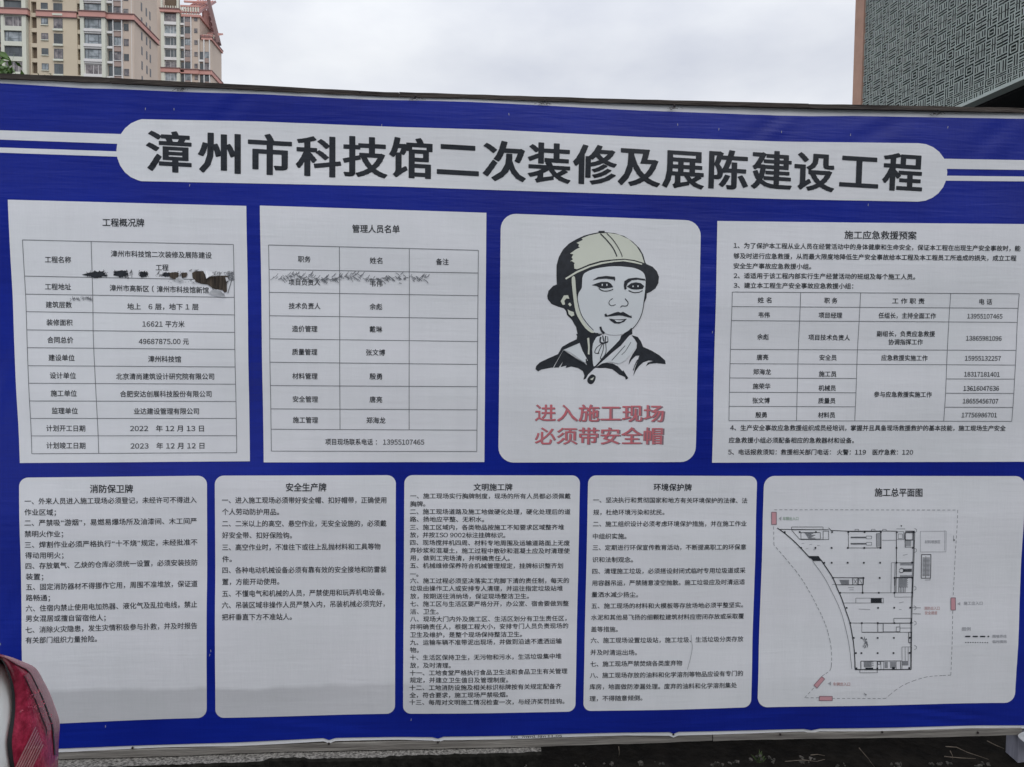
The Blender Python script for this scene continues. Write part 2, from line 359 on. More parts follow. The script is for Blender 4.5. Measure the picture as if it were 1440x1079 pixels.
def tower_two():
    Y2 = 190.0
    s = lambda px, py=60: P(px, py, Y2).x
    zr = lambda py, px=245: P(px, py, Y2).z
    t = empty('apartment_tower', (s(260), Y2, 0))
    tag(t, 'beige apartment tower with a stepped crown of red pergola fins, second from the left', 'building')
    FL = zr(37.3)-zr(53.9)
    zt = [zr(37.3)+FL*k for k in range(1, -6, -1)]
    D = 7.6
    z_main = zr(19.5); z_step = zr(55.5, 290)
    XR1, XR2 = s(280.2), s(295.7)
    part_boxes('wall', t, M['tan_wall'], [(s(200), s(227.5), Y2+2.0, Y2+D+4, 0, zr(-8))])
    part_boxes('wall', t, M['tan_wall'], [(s(253.5), XR1, Y2+.3, Y2+D, 0, z_main-.05), (s(227.6), s(253.4), Y2+.5, Y2+D, 0, z_main)])
    part_boxes('wall', t, M['tan_wall'], [(XR1+.01, XR2, Y2+.6, Y2+D+1, 0, z_step)])
    part_boxes('bay_wall', t, M['pale_wall'], [(s(227.6), s(232.3), Y2-.6, Y2+.49, 0, z_main), (s(249.4), s(253.6), Y2-.6, Y2+.49, 0, z_main)])
    part_boxes('pier', t, M['white_trim'], [(s(258.9), s(259.7), Y2-.1, Y2+.29, 0, z_main-.6), (s(268), s(269.2), Y2-.1, Y2+.29, 0, z_main-.6)])
    part_boxes('pier', t, M['white_trim'], [(s(278.9), s(279.7), Y2+.1, Y2+.59, 0, z_step), (s(285.7), s(286.9), Y2+.1, Y2+.59, 0, z_step), (s(293.5), s(294.5), Y2+.1, Y2+.59, 0, z_step)])
    for i, z in enumerate(zt):
        zb = z-11.6/16.6*FL
        window(t, s(232.4), s(249.3), zb, z, Y2-.3, 'slide' if i else 'two', ['glass_c', 'glass_b', 'glass_a', 'glass_a', 'glass_c', 'glass_b', 'glass_a'][i])
        part_boxes('slab', t, M['white_trim'], [(s(232.2), s(249.5), Y2-.75, Y2+.4, zb-.75, zb-.02)])
        window(t, s(254.2), s(258.8), zb, z, Y2+.2, 'two', 'glass_a')
        part_boxes('balcony_slab', t, M['white_trim'], [(s(253.8), s(258.8), Y2-.25, Y2+.19, zb-.5, zb-.02)])
        zm = z-9/16.6*FL
        window(t, s(259.8), s(267.9), zm, z, Y2+.12, 'two', GL[(i+2) % 3])
        part_boxes('spandrel', t, M['spandrel'], [(s(259.8), s(267.9), Y2+.06, Y2+.28, zm-FL*.38, zm-.02)])
        window(t, s(272.8), s(277.2), z-6.2/16.6*FL-.2, z-.2, Y2+.27, 'two', 'glass_c')
        window(t, s(223.3), s(226.8), z-8.5/16.6*FL-.5, z-.3, Y2+1.95, 'two', 'glass_a')
        if i > 2:
            window(t, s(279.8), s(285.6), zb, z, Y2+.5, 'two', 'glass_a')
            part_boxes('balcony_slab', t, M['white_trim'], [(s(279.7), s(285.6), Y2+.15, Y2+.49, zb-.5, zb-.02)])
            window(t, s(287), s(293.4), zm, z, Y2+.42, 'two', GL[(i+1) % 3])
            part_boxes('spandrel', t, M['spandrel'], [(s(287), s(293.4), Y2+.36, Y2+.58, zm-FL*.38, zm-.02)])
    zb_, zt_ = zr(103.2), zr(97.8)
    for a, b, y in ((227, 254, -.8), (254.1, 279.6, -.25), (279.7, 295.9, 0.0)):
        part_boxes('band', t, M['red_band'], [(s(a), s(b), Y2+y, Y2+y+.8, zb_, zt_)])
        part_boxes('band_lip', t, M['roof_dark'], [(s(a), s(b)+.1, Y2+y-.15, Y2+y+.8, zt_+.01, zt_+.18)])
    part_boxes('band', t, M['red_band'], [(XR2+.01, XR2+.3, Y2, Y2+D+1.2, zb_, zt_)])
    part_boxes('band_lip', t, M['roof_dark'], [(XR2+.01, XR2+.4, Y2, Y2+D+1.3, zt_+.01, zt_+.18)])
    # cornices
    part_boxes('cornice', t, M['red_band'], [(s(227), s(254.6), Y2-1.0, Y2+.6, zr(19.4), zr(15.5)), (s(254.7), XR1+.4, Y2-.1, Y2+.9, zr(23), zr(20.5, 265)), (XR1+.01, XR1+.4, Y2+.91, Y2+D, zr(23), zr(20.5, 265)),
                                           (XR1+.41, XR2+.35, Y2+.2, Y2+D+1.2, z_step+.01, z_step+.55)])
    part_boxes('cornice_lip', t, M['roof_dark'], [(s(226.6), s(254.9), Y2-1.2, Y2+.6, zr(15.4), zr(14.2))])
    part_boxes('cornice_lip', t, M['roof_dark'], [(XR1+.41, XR2+.45, Y2+.1, Y2+D+1.3, z_step+.56, z_step+.72)])
    # upper loggia over the bay: posts and lintel
    part_boxes('loggia_post', t, M['pale_wall'], [(s(a), s(b), Y2-.6, Y2, zr(14), zr(-9)) for a, b in ((227.6, 229.6), (250, 252.4))])
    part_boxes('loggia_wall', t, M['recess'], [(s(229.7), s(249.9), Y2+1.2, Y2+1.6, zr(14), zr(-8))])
    for i in range(6):
        a = 230.4+i*3.4
        part_boxes('baluster', t, M['pale_wall'], [(s(a), s(a+1.1), Y2-.5, Y2-.2, zr(14), zr(9.5))])
    # pergola fins: slanted red beams stepping down the roof
    zc = zr(20.4, 265)
    for i in range(8):
        x = lerp(s(254.5), s(279), i/7)
        bm = bmesh.new(); bar(bm, (x, Y2-.1, zc+.3), (x+2.6, Y2+5, zc+5.6), .38, .5); bmobj('pergola_fin', bm, M['red_dark'] if i % 2 else M['red_band'], t)
        bm = bmesh.new(); bar(bm, (x, Y2+.1, zc), (x, Y2+.1, zc+1.9), .32); bmobj('pergola_post', bm, M['pale_wall'], t)
    bm = bmesh.new(); bar(bm, (s(254), Y2+.1, zc+2.0), (s(281), Y2+.1, zc+2.0), .4); bmobj('pergola_beam', bm, M['red_band'], t)
    bm = bmesh.new(); bar(bm, (s(254), Y2+2.5, zc+4.2), (s(284), Y2+2.5, zc+4.2), .4); bmobj('pergola_beam', bm, M['red_band'], t)
    # raking gable frame down the right-hand side
    for dx, yy in ((0, 0.3), (.6, 6.5), (.9, D)):
        q0 = P(290, -14, Y2+yy); q1 = P(309.3-(D-yy)*.35, 64-(D-yy)*.5, Y2+yy)
        bm = bmesh.new(); bar(bm, (q0.x, Y2+yy, q0.z), (q1.x, Y2+yy, q1.z), .55, .7); bmobj('raking_beam', bm, M['roof_dark'], t)
    for k in range(7):
        f = (k+.5)/7
        q0 = P(lerp(288, 301, f), lerp(-6, 50, f), Y2+1); 
        q1 = P(lerp(290.5, 308.5, f), lerp(-14, 62, f), Y2+D)
        bm = bmesh.new(); bar(bm, (q0.x, Y2+1, q0.z), (q1.x, Y2+D, q1.z), .3); bmobj('purlin', bm, M['red_dark'], t)
        q2 = Vector((q1.x, q1.y, max(z_step+.6, q1.z-9)))
        bm = bmesh.new(); bar(bm, q1, q2, .34); bmobj('gable_post', bm, M['red_dark'], t)
    part_boxes('parapet', t, M['red_band'], [(XR1-.3, XR1+.1, Y2+3, Y2+D, zc, zc+3.4)])
    # lower pergola
    zs = z_step+.75
    for i in range(6):
        x = lerp(s(281.5), s(295), i/5)
        bm = bmesh.new(); bar(bm, (x, Y2+.4, zs+.2), (x+1.4, Y2+5.5, zs+2.9), .3, .4); bmobj('pergola_fin', bm, M['red_dark'] if i % 2 == 0 else M['red_band'], t)
        bm = bmesh.new(); bar(bm, (x+.4, Y2+1.5, zs-.1), (x+.4, Y2+1.5, zs+1.0), .3); bmobj('pergola_post', bm, M['pale_wall'], t)
    bm = bmesh.new(); bar(bm, (s(281), Y2+.9, zs+.5), (s(297), Y2+.9, zs+.5), .3); bmobj('pergola_beam', bm, M['red_band'], t)
    bm = bmesh.new(); bar(bm, (s(283), Y2+4.5, zs+2.5), (s(301), Y2+4.5, zs+2.5), .3); bmobj('pergola_beam', bm, M['red_band'], t)
tower_one(); tower_two()

# ------------------------------------------------------------------ lattice-clad hall on the right
def lattice_hall():
    A = rad(-3.2)
    dv = Vector((math.sin(A), math.cos(A), 0))        # along the facade, away from the camera
    nv = Vector((-math.cos(A), math.sin(A), 0))       # outward, towards the left
    # far corner seen at px 1217
    d = ray(1220.5, 127); far = CAM+d*(44/d.y); far.z = 0
    t = empty('lattice_clad_hall', tuple(far))
    tag(t, 'large hall clad in grey green lattice screens with a terracotta corner, at the right edge', 'building')
    def W(u, v, z): return far - dv*u + nv*v + Vector((0, 0, z))   # u metres towards camera, v out
    def qbox(bm, u0, u1, v0, v1, z0, z1):
        cs = [W(u, v, z) for z in (z0, z1) for (u, v) in ((u0, v0), (u1, v0), (u1, v1), (u0, v1))]
        vs = [bm.verts.new(c) for c in cs]
        for f in ((0,1,5,4),(1,2,6,5),(2,3,7,6),(3,0,4,7),(4,5,6,7),(3,2,1,0)): bm.faces.new([vs[i] for i in f])
    def zat(px, py):
        # intersect the facade plane
        d = ray(px, py); k = (far-CAM).dot(nv)/d.dot(nv); q = CAM+d*k; return (far-q).dot(dv), q.z
    uA, zA = zat(1310, 79.9); uB, zB = zat(1440, 110)
    zbot = zat(1400, 130)[1]
    h = (zat(1310, 79.9)[1]-zat(1310, 113.5)[1])
    pw = 1.36
    nu = 17; nz = 8
    z0 = zA-math.ceil((zA-zbot)/h)*h
    zb = zbot
    global _dbg; _dbg = (far, uA, zA, uB, zB, zbot, h)
    # lattice panel (unit mesh in u,z)
    bm = bmesh.new(); n = 24; w = pw*.965; hh = h*.965; b = .021
    def H(x0, x1, z): 
        x0, x1 = x0/n*w, x1/n*w; zc = z/n*hh; box(bm, x0, x1, -.03, .0, zc-b, zc+b)
    def V(x, a, c):
        a, c = a/n*hh, c/n*hh; xc = x/n*w; box(bm, xc-b, xc+b, -.032, -.002, a, c)
    # basket-weave cells of 6, with concentric squares in the middle
    for i in range(4):
        for j in range(4):
            if i in (1, 2) and j in (1, 2): continue
            x, z = i*6, j*6
            for k in (0.3, 3.0, 5.7):
                if (i+j) % 2: H(x, x+6, z+k)
                else: V(x+k, z, z+6)
    for r in (5.8, 3.2): H(12-r, 12+r, 12-r); H(12-r, 12+r, 12+r); V(12-r, 12-r, 12+r); V(12+r, 12-r, 12+r)
    H(10.2, 13.8, 12)
    me = bpy.data.meshes.new('lattice_panel'); bm.to_mesh(me); bm.free(); me.materials.append(M['lattice'])
    bm = bmesh.new()
    n = 24
    for i in range(4):
        for j in range(4):
            x, z = i*6, j*6
            if (i+j) % 2 == 0:
                for k in (0.3, 3.0, 5.7): H(x, x+6, z+k)
            else:
                for k in (0.3, 3.0, 5.7): V(x+k, z, z+6)
    me2 = bpy.data.meshes.new('lattice_panel'); bm.to_mesh(me2); bm.free(); me2.materials.append(M['lattice'])
    ang = math.atan2(-dv.y, -dv.x)
    z0 = zA-3*h
    for i in range(nu):
        for j in range(-0, nz+3):
            zz = z0+j*h
            if zz+h*.9 < zb: continue
            o = bpy.data.objects.new('lattice_panel', me if (i+j) % 2 else me2); col.objects.link(o); o.parent = t
            o.rotation_euler = (0, 0, ang)
            o.location = W(i*pw+.05, .32, max(zz, zb+.02))-far
            if zz < zb: o.scale = (1, 1, (zz+h-zb)/h)
    ztop = z0+(nz+3)*h; U = nu*pw+.1
    bm = bmesh.new(); qbox(bm, 0, U, .0, .12, zb, ztop); bmobj('glazing', bm, M['lattice_glass'], t)
    bm = bmesh.new()
    for j in range(nz+4):
        zz = z0+j*h
        if zz > zb: qbox(bm, 0, U, .121, .2, zz-.03, zz+.01)
    bmobj('cladding_rail', bm, M['soffit'], t)
    bm = bmesh.new()
    for i in range(nu+1): qbox(bm, i*pw-.02, i*pw+.05, .122, .26, zb, ztop)
    bmobj('cladding_mullion', bm, M['soffit'], t)
    bm = bmesh.new(); qbox(bm, 0, U, -.2, .42, zb-.16, zb-.01); bmobj('bottom_rim', bm, M['lattice'], t)
    bm = bmesh.new(); qbox(bm, 0, U, -6, -.3, zb-.25, ztop); bmobj('wall', bm, M['soffit'], t)
    # recessed, glazed ground storey
    bm = bmesh.new(); qbox(bm, 0, U, -3.2, -3, 0, zb-.26); bmobj('lower_glazing', bm, M['lattice_glass'], t)
    bm = bmesh.new()
    for i in range(nu//2+1): qbox(bm, i*2.7, i*2.7+.22, -2.99, -2.75, 0, zb-.27)
    for zz in (zb-1.4, zb-3.2, zb-5.5): qbox(bm, 0, U, -2.99, -2.8, zz, zz+.15)
    bmobj('mullion', bm, M['frame_grey'], t)
    bm = bmesh.new(); qbox(bm, -.01, -.92, -1.2, .42, 0, ztop+.5); bmobj('corner_pilaster', bm, M['terracotta'], t)
    bm = bmesh.new(); qbox(bm, -.93, -.99, -1.2, .38, 0, ztop+.5); bmobj('pilaster_edge', bm, M['terracotta'], t)
lattice_hall()

# ------------------------------------------------------------------ tree behind the board (left)
def tree():
    c = P(-58, 146, 7.0)
    t = empty('tree', (c.x, c.y, 0)); tag(t, 'green leafy tree whose crown peeps over the board at the left edge', 'tree')
    bm = bmesh.new(); tube(bm, [(c.x, c.y, 0), (c.x+.05, c.y, 2), (c.x-.05, c.y+.05, 3.6), (c.x, c.y, c.z+.2)], .11, 8, .04)
    for k in range(7):
        a = k*2.4; tube(bm, [(c.x, c.y, 3.0+k*.2), (c.x+math.cos(a)*.45, c.y+math.sin(a)*.45, 3.6+k*.22), (c.x+math.cos(a)*.8, c.y+math.sin(a)*.8, 4.0+k*.22)], .035, 5, .01)
    bmobj('trunk', bm, M['bark'], t)
    bm = bmesh.new()
    for k in range(46):
        while True:
            p = Vector([random.uniform(-1, 1) for _ in range(3)])
            if .35 < p.length < 1: break
        cc = Vector((c.x, c.y, c.z))+Vector((p.x*.86, p.y*.86, p.z*.72))
        for j in range(42):
            q = cc+Vector([random.gauss(0, .11) for _ in range(3)])
            a = Vector([random.uniform(-1, 1) for _ in range(3)]).normalized(); b = a.cross(Vector([random.uniform(-1, 1) for _ in range(3)])).normalized()
            l, w = random.uniform(.05, .09), random.uniform(.018, .03)
            vs = [bm.verts.new(v) for v in (q-a*l, q+b*w, q+a*l, q-b*w)]
            bm.faces.new(vs)
    bmobj('crown', bm, M['leaf'], t)
tree()
def sprig():
    c = P(66, 104, 1.2)
    t = empty('climbing_shoot', (c.x, c.y, 0)); tag(t, 'thin leafy shoot showing just above the board rail below the tower', 'plant')
    bm = bmesh.new(); tube(bm, [(c.x+.06, c.y, 0), (c.x, c.y, 1.2), (c.x+.02, c.y, c.z-.01)], .006, 5, .002); bmobj('stem', bm, M['bark'], t)
    bm = bmesh.new()
    for j in range(26):
        q = Vector((c.x+random.uniform(-.035, .05), c.y+random.gauss(0, .02), c.z+random.uniform(-.06, .002)))
        a = Vector([random.uniform(-1, 1) for _ in range(3)]).normalized(); b = a.cross(Vector((.3, .2, 1))).normalized()
        vs = [bm.verts.new(v) for v in (q-a*.008, q+b*.003, q+a*.008, q-b*.003)]; bm.faces.new(vs)
    bmobj('leaves', bm, M['leaf'], t)
sprig()

# ------------------------------------------------------------------ THE SIGNBOARD
board = empty('notice_board', (0.25, 0, 0))
tag(board, 'large blue and white construction site notice board filling the view', 'notice board')

CREASE = []
for px_, py_, an, wl, am, ra, rb in ((1085,182,36,.075,.0011,.09,.06),(1230,180,24,.09,.0010,.12,.06),(320,150,42,.085,.0010,.10,.06),(1400,196,40,.10,.0012,.12,.08),
        (358,470,2,.05,.0006,.05,.45),(994,480,2,.055,.0007,.04,.4),(8,520,70,.07,.0010,.25,.05),(440,1022,-8,.06,.0010,.25,.03),(1040,1008,5,.055,.0009,.3,.03),(15,850,65,.07,.0010,.3,.05),(1330,1006,-8,.04,.0012,.2,.03)):
    _c = P(px_, py_); CREASE.append((_c.x, _c.z, math.cos(rad(an)), math.sin(rad(an)), wl, am, ra, rb))
def warp(x, z):
    """gentle slack of the stretched sheet, metres towards the viewer"""
    w = .0035*math.sin(x*2.3+z*.7)+.002*math.sin(x*9.1+1.3*math.sin(z*3))*(.5+.5*math.sin(z*2+1))
    w += .0018*math.sin(z*14+1.7*math.sin(x*1.9))+.0004*math.sin(z*31+x*4)
    return -w-.006
def crease(x, z):
    w = 0
    for cx, cz, ca, sa, wl, am, ra, rb in CREASE:
        if abs(x-cx)+abs(z-cz) > 1.2: continue
        u = (x-cx)*ca+(z-cz)*sa; v = -(x-cx)*sa+(z-cz)*ca
        g = math.exp(-(u/ra)**2-(v/rb)**2)
        if g > .02: w += am*g*(1-math.sin(v*6.283/wl+cx*9))
    return w
def sheet_mesh(name, pts, layer, mat, cell=.06):
    """flat printed shape (x,z points) cut into cells and laid on the slack sheet"""
    bm = bmesh.new()
    cl = [pts[0]]
    for p in pts[1:]:
        if math.hypot(p[0]-cl[-1][0], p[1]-cl[-1][1]) > 1e-5: cl.append(p)
    f = bm.faces.new([bm.verts.new((p[0], 0, p[1])) for p in cl])
    bm.normal_update(); bmesh.ops.triangulate(bm, faces=[f], ngon_method='EAR_CLIP')
    xs = [p[0] for p in pts]; zs = [p[1] for p in pts]
    if cell:
        for lo, hi, n, k in ((min(xs), max(xs), (1, 0, 0), 0), (min(zs), max(zs), (0, 0, 1), 2)):
            v = math.ceil(lo/cell)*cell
            while v < hi:
                co = [0, 0, 0]; co[k] = v
                bmesh.ops.bisect_plane(bm, geom=bm.verts[:]+bm.edges[:]+bm.faces[:], plane_co=co, plane_no=n, dist=1e-6)
                v += cell
    for v in bm.verts: v.co.y = warp(v.co.x, v.co.z)-layer+(crease(v.co.x, v.co.z) if name == 'blue_print' else 0)
    bm.normal_update()
    for f in bm.faces:
        if f.normal.y > 0: f.normal_flip()
    me = bpy.data.meshes.new(name); bm.to_mesh(me); bm.free(); me.materials.append(mat)
    return me
def xz(px, py):
    p = P(px, py); return (p.x, p.z)
def rounded(c4, r, n=7):
    """rounded quadrilateral from 4 px corners (TL,TR,BR,BL)"""
    q = [Vector(xz(*c)) for c in c4]; o = []
    for i in range(4):
        a, b, c = q[i-1], q[i], q[(i+1) % 4]
        if r <= 0: o.append(tuple(b)); continue
        p0 = b+(a-b).normalized()*r; p2 = b+(c-b).normalized()*r
        for k in range(n+1):
            t_ = k/n; # circular-ish corner
            w = .7071; den = (1-t_)**2+2*w*t_*(1-t_)+t_**2
            v = (p0*(1-t_)**2+b*2*w*t_*(1-t_)+p2*t_**2)/den
            o.append(tuple(v))
    return o
def side_strip(me_name, pts): pass

# edges of the sheet in the photograph
RT_ = [(-170, 99.5), (0, 105), (166, 111.6), (360, 121.8), (560, 132), (900, 142.5), (1140, 148), (1440, 153.6), (1500, 154.8)]
RB_ = [(-170, 106), (0, 112.2), (166, 119), (360, 128.3), (560, 138), (900, 147.8), (1140, 153.8), (1440, 160.2), (1500, 161.5)]
BT_ = [(-170, 110.5), (0, 118), (60, 121.5), (120, 125.2), (166, 126.2), (260, 130.5), (360, 133.6), (460, 139), (520, 142), (575, 143), (660, 145.2), (770, 150.2), (900, 156.6), (1000, 160), (1060, 162), (1140, 164), (1200, 163.6), (1300, 165.6), (1440, 168), (1478, 168.5)]
BB_ = [(-170, 1056), (0, 1053.5), (80, 1051.5), (240, 1046.5), (330, 1043), (400, 1039.5), (455, 1037.3), (463, 1040), (472, 1037.3), (560, 1035.6), (608, 1035.5), (616, 1037.5), (624, 1034.6), (720, 1033), (880, 1028.2), (940, 1027.2), (946, 1029.5), (953, 1026.8), (1060, 1025.4), (1130, 1024), (1140, 1026), (1152, 1023.4), (1300, 1021.6), (1478, 1019)]
WB_ = [(x, y+5.2+(.8*math.sin(x*.021))) for x, y in BB_]     # lower edge of the white hem
for i, (x, y) in enumerate(WB_):
    if BB_[i][0] in (463, 616, 946, 1140): WB_[i] = (x, y-1.8+2)
WT_ = [(x, y-1.2) for x, y in RB_]
XL_, XR_ = -170, 1478
def edge_poly(top, bot, x0=XL_, x1=XR_, step=20):
    xs = sorted(set([x0, x1]+[p[0] for p in top+bot if x0 < p[0] < x1]+list(range(int(x0), int(x1), step))))
    return [xz(x, interp(top, x)) for x in xs]+[xz(x, interp(bot, x)) for x in reversed(xs)]
banner = link('banner', sheet_mesh('banner', edge_poly(WT_, WB_), -.0026, M['white'], .05), board)
so = banner.modifiers.new('thick', 'SOLIDIFY'); so.thickness = .0006; so.offset = 0
blue = link('blue_print', sheet_mesh('blue_print', edge_poly(BT_, BB_), .0009, M['blue'], .0125), banner)
# title plate: a pill drawn in photo pixels
def pill():
    pts = []
    top = [(200, 168.3), (360, 171.8), (560, 180.3), (700, 184.6), (900, 194), (1100, 200), (1290, 202.4)]
    bot = [(1290, 284), (1100, 280.6), (900, 274.5), (700, 268.5), (560, 263.5), (360, 259), (200, 255.5)]
    pts += top
    for k in range(1, 12):
        a = -math.pi/2+math.pi*k/12; pts.append((1290+41*math.cos(a), 243.2+40.8*math.sin(a)+.0))
    pts += bot
    for k in range(1, 12):
        a = math.pi/2+math.pi*k/12; pts.append((205+40.5*math.cos(a), 211.9+43.6*math.sin(a)))
    return [xz(*p) for p in pts]
plate = link('title_plate', sheet_mesh('title_plate', pill(), .0018, M['white'], .05), board)
for a, b in ((((-170, 178.5), (178, 189.3)), ((-170, 190.5), (178, 203.3))), (((-170, 202), (178, 213.9)), ((-170, 209), (178, 221.4))),
             (((1315, 223.8), (1478, 226.6)), ((1315, 237.8), (1478, 240.2))), (((1315, 247.4), (1478, 249.3)), ((1315, 254.4), (1478, 256)))):
    pts = [xz(*a[0]), xz(*lerp_) if False else xz(*a[1]), xz(*b[1]), xz(*b[0])]
    link('stripe', sheet_mesh('stripe', pts, .0014, M['white'], .06), banner)

# ---- ink ----
class Ink:
    """collects printed strokes, fills and glyphs (x,z triangles) for one part"""
    def __init__(s): s.v = []; s.f = []
    def poly(s, pts):
        b = len(s.v); s.v += [(p[0], p[1]) for p in pts]; s.f.append(tuple(range(b, b+len(pts))))
    def seg(s, a, b, w):
        a, b = Vector(a), Vector(b); d = b-a
        if d.length < 1e-6: return
        d.normalize(); n = Vector((-d.y, d.x))*w/2; e = d*w*.2
        k = max(1, int((b-a).length/.04))
        for i in range(k):
            p, q = a.lerp(b, i/k), a.lerp(b, (i+1)/k)
            s.poly([p+n, q+n, q-n, p-n])
    def line(s, pts, w, closed=False):
        if closed: pts = list(pts)+[pts[0]]
        for a, b in zip(pts, pts[1:]): s.seg(a, b, w)
    def build(s, name, mat, parent, layer, cell=0):
        bm = bmesh.new()
        for v in s.v: bm.verts.new((v[0], v[2] if len(v) > 2 else 0, v[1]))
        bm.verts.ensure_lookup_table()
        for f in s.f:
            try: bm.faces.new([bm.verts[i] for i in f])
            except ValueError: pass
        bm.normal_update(); bmesh.ops.triangulate(bm, faces=[f for f in bm.faces if len(f.verts) > 4], ngon_method='EAR_CLIP')
        if cell:
            xs = [v.co.x for v in bm.verts]; zs = [v.co.z for v in bm.verts]
            for lo, hi, n, k in ((min(xs), max(xs), (1, 0, 0), 0), (min(zs), max(zs), (0, 0, 1), 2)):
                v = math.ceil(lo/cell)*cell
                while v < hi:
                    co = [0, 0, 0]; co[k] = v
                    bmesh.ops.bisect_plane(bm, geom=bm.verts[:]+bm.edges[:]+bm.faces[:], plane_co=co, plane_no=n, dist=1e-6)
                    v += cell
        for v in bm.verts: v.co.y = warp(v.co.x, v.co.z)-layer-v.co.y
        bm.normal_update()
        for f in bm.faces:
            if f.normal.y > 0: f.normal_flip()
        me = bpy.data.meshes.new(name); bm.to_mesh(me); bm.free(); me.materials.append(mat)
        o = link(name, me, parent)
        if len(s.f) > 60 and name != 'title_character' and name != 'red_character': o['kind'] = 'stuff'
        return o
_fc = bpy.data.curves.new('glyphs', 'FONT'); _fc.resolution_u = 3
_fo = bpy.data.objects.new('glyphs', _fc); col.objects.link(_fo)
_gc = {}
def glyph(ch):
    if ch not in _gc:
        cc = ord(ch); wide = chr(cc+0xFEE0) if 33 <= cc <= 126 else ch
        _fc.body = wide
        dg = bpy.context.evaluated_depsgraph_get(); dg.update()
        me = _fo.evaluated_get(dg).to_mesh()
        v = [(p.co.x, p.co.y) for p in me.vertices]; f = [tuple(p.vertices) for p in me.polygons]
        _fo.evaluated_get(dg).to_mesh_clear()
        cnt = {}
        for q in f:
            for a, b in zip(q, q[1:]+q[:1]): k_ = (min(a, b), max(a, b)); cnt[k_] = cnt.get(k_, 0)+1
        e = [k_ for k_, c_ in cnt.items() if c_ == 1]
        if wide != ch:
            adv = {'.': .32, ':': .4, '(': .45, ')': .45, '_': .5, ',': .3}.get(ch, .64 if ch in '0123456789' else .68 if ch.isupper() else .58)
            if ch == 'm': adv = .8
            x0, x1 = min(p[0] for p in v), max(p[0] for p in v)
            sh = adv/2-(x0+x1)/2; v = [(x+sh, y) for x, y in v]
        elif ch in '“”':
            adv = .55; x0, x1 = min(p[0] for p in v), max(p[0] for p in v); v = [(x+.27-(x0+x1)/2, y) for x, y in v]
        elif ch == ' ': adv = .32; v, f, e = [], [], []
        elif ch == '　': adv = 1.0; v, f, e = [], [], []
        else: adv = 1.0
        _gc[ch] = (v, f, e, adv)
    return _gc[ch]
def layout(txt, off, offy=None):
    offy = off*.75 if offy is None else offy
    """vertices, faces and outline-fattening ribbons of a line of print, in ems"""
    V, Fc, x = [], [], 0
    for ch in txt:
        v, f, e, adv = glyph(ch); b = len(V)
        V += [(p[0]+x, p[1], 0) for p in v]; Fc += [tuple(i+b for i in q) for q in f]
        for i_, j_ in e:
            a, c = Vector(v[i_]), Vector(v[j_]); d = c-a
            if d.length < 1e-4: continue
            d.normalize(); nn = Vector((-d.y*off, d.x*offy)); ee = Vector((d.x*off, d.y*offy))*.7; a = a-ee; c = c+ee; b = len(V)
            V += [(q.x+x, q.y, -.00015) for q in (a+nn, c+nn, c-nn, a-nn)]; Fc.append((b, b+1, b+2, b+3))
        x += adv
    return V, Fc
def text(ink, txt, a, b, em, off=.012, sx=1.0):
    """a,b = ink ends in px; em = body height in px"""
    v, f = layout(txt, off)
    x0, x1 = min(p[0] for p in v), max(p[0] for p in v)
    ma = ((a[0]+b[0])/2, (a[1]+b[1])/2)
    H = xz(ma[0], ma[1]-em/2)[1]-xz(ma[0], ma[1]+em/2)[1]
    A, B = Vector(xz(*a)), Vector(xz(*b))
    base = len(ink.v)
    for x, y, l in v:
        q = A.lerp(B, (x-x0)/(x1-x0)); ink.v.append((q.x, q.y+(y-.375)*H, l))
    ink.f += [tuple(i+base for i in g) for g in f]

# title lettering, one printed character after the other
ttl = '漳州市科技馆二次装修及展陈建设工程'
tcx = [(238.5, 214.5), (312, 216.5), (380.5, 219), (449, 221.5), (514, 222.5), (579, 224), (644, 225.5), (709, 228.5), (772, 231), (836, 233.5), (898, 236), (960, 238.8), (1022, 240.2), (1084, 240.5), (1144, 242.5), (1207, 242), (1268.5, 243)]
for i, ch in enumerate(ttl):
    k = Ink(); e = lerp(62, 57.5, i/16)
    v, f = layout(ch, .031, .016)
    c = Vector(xz(*tcx[i])); H = xz(tcx[i][0], tcx[i][1]-e/2)[1]-xz(tcx[i][0], tcx[i][1]+e/2)[1]
    sh = -.03
    k.v = [(c.x+(x-.5)*H*1.04, c.y+(y-.375)*H*.98+sh*(x-.5)*H) for x, y, l in v]; k.f = list(f)
    k.build('title_character', M['title_ink'], plate, .0027, .06)

def panel(corners, r=0, mat='panel'):
    return link('notice_panel', sheet_mesh('notice_panel', rounded(corners, r), .0019, M[mat], .05), board)
class Crop:
    """photo detail coordinates -> photo pixels"""
    def __init__(s, ox, oy, k): s.ox, s.oy, s.k = ox, oy, k
    def __call__(s, x, y): return (s.ox+x/s.k, s.oy+y/s.k)
    def w(s, x, y): return xz(s.ox+x/s.k, s.oy+y/s.k)

LW = .0019
INK = .0029
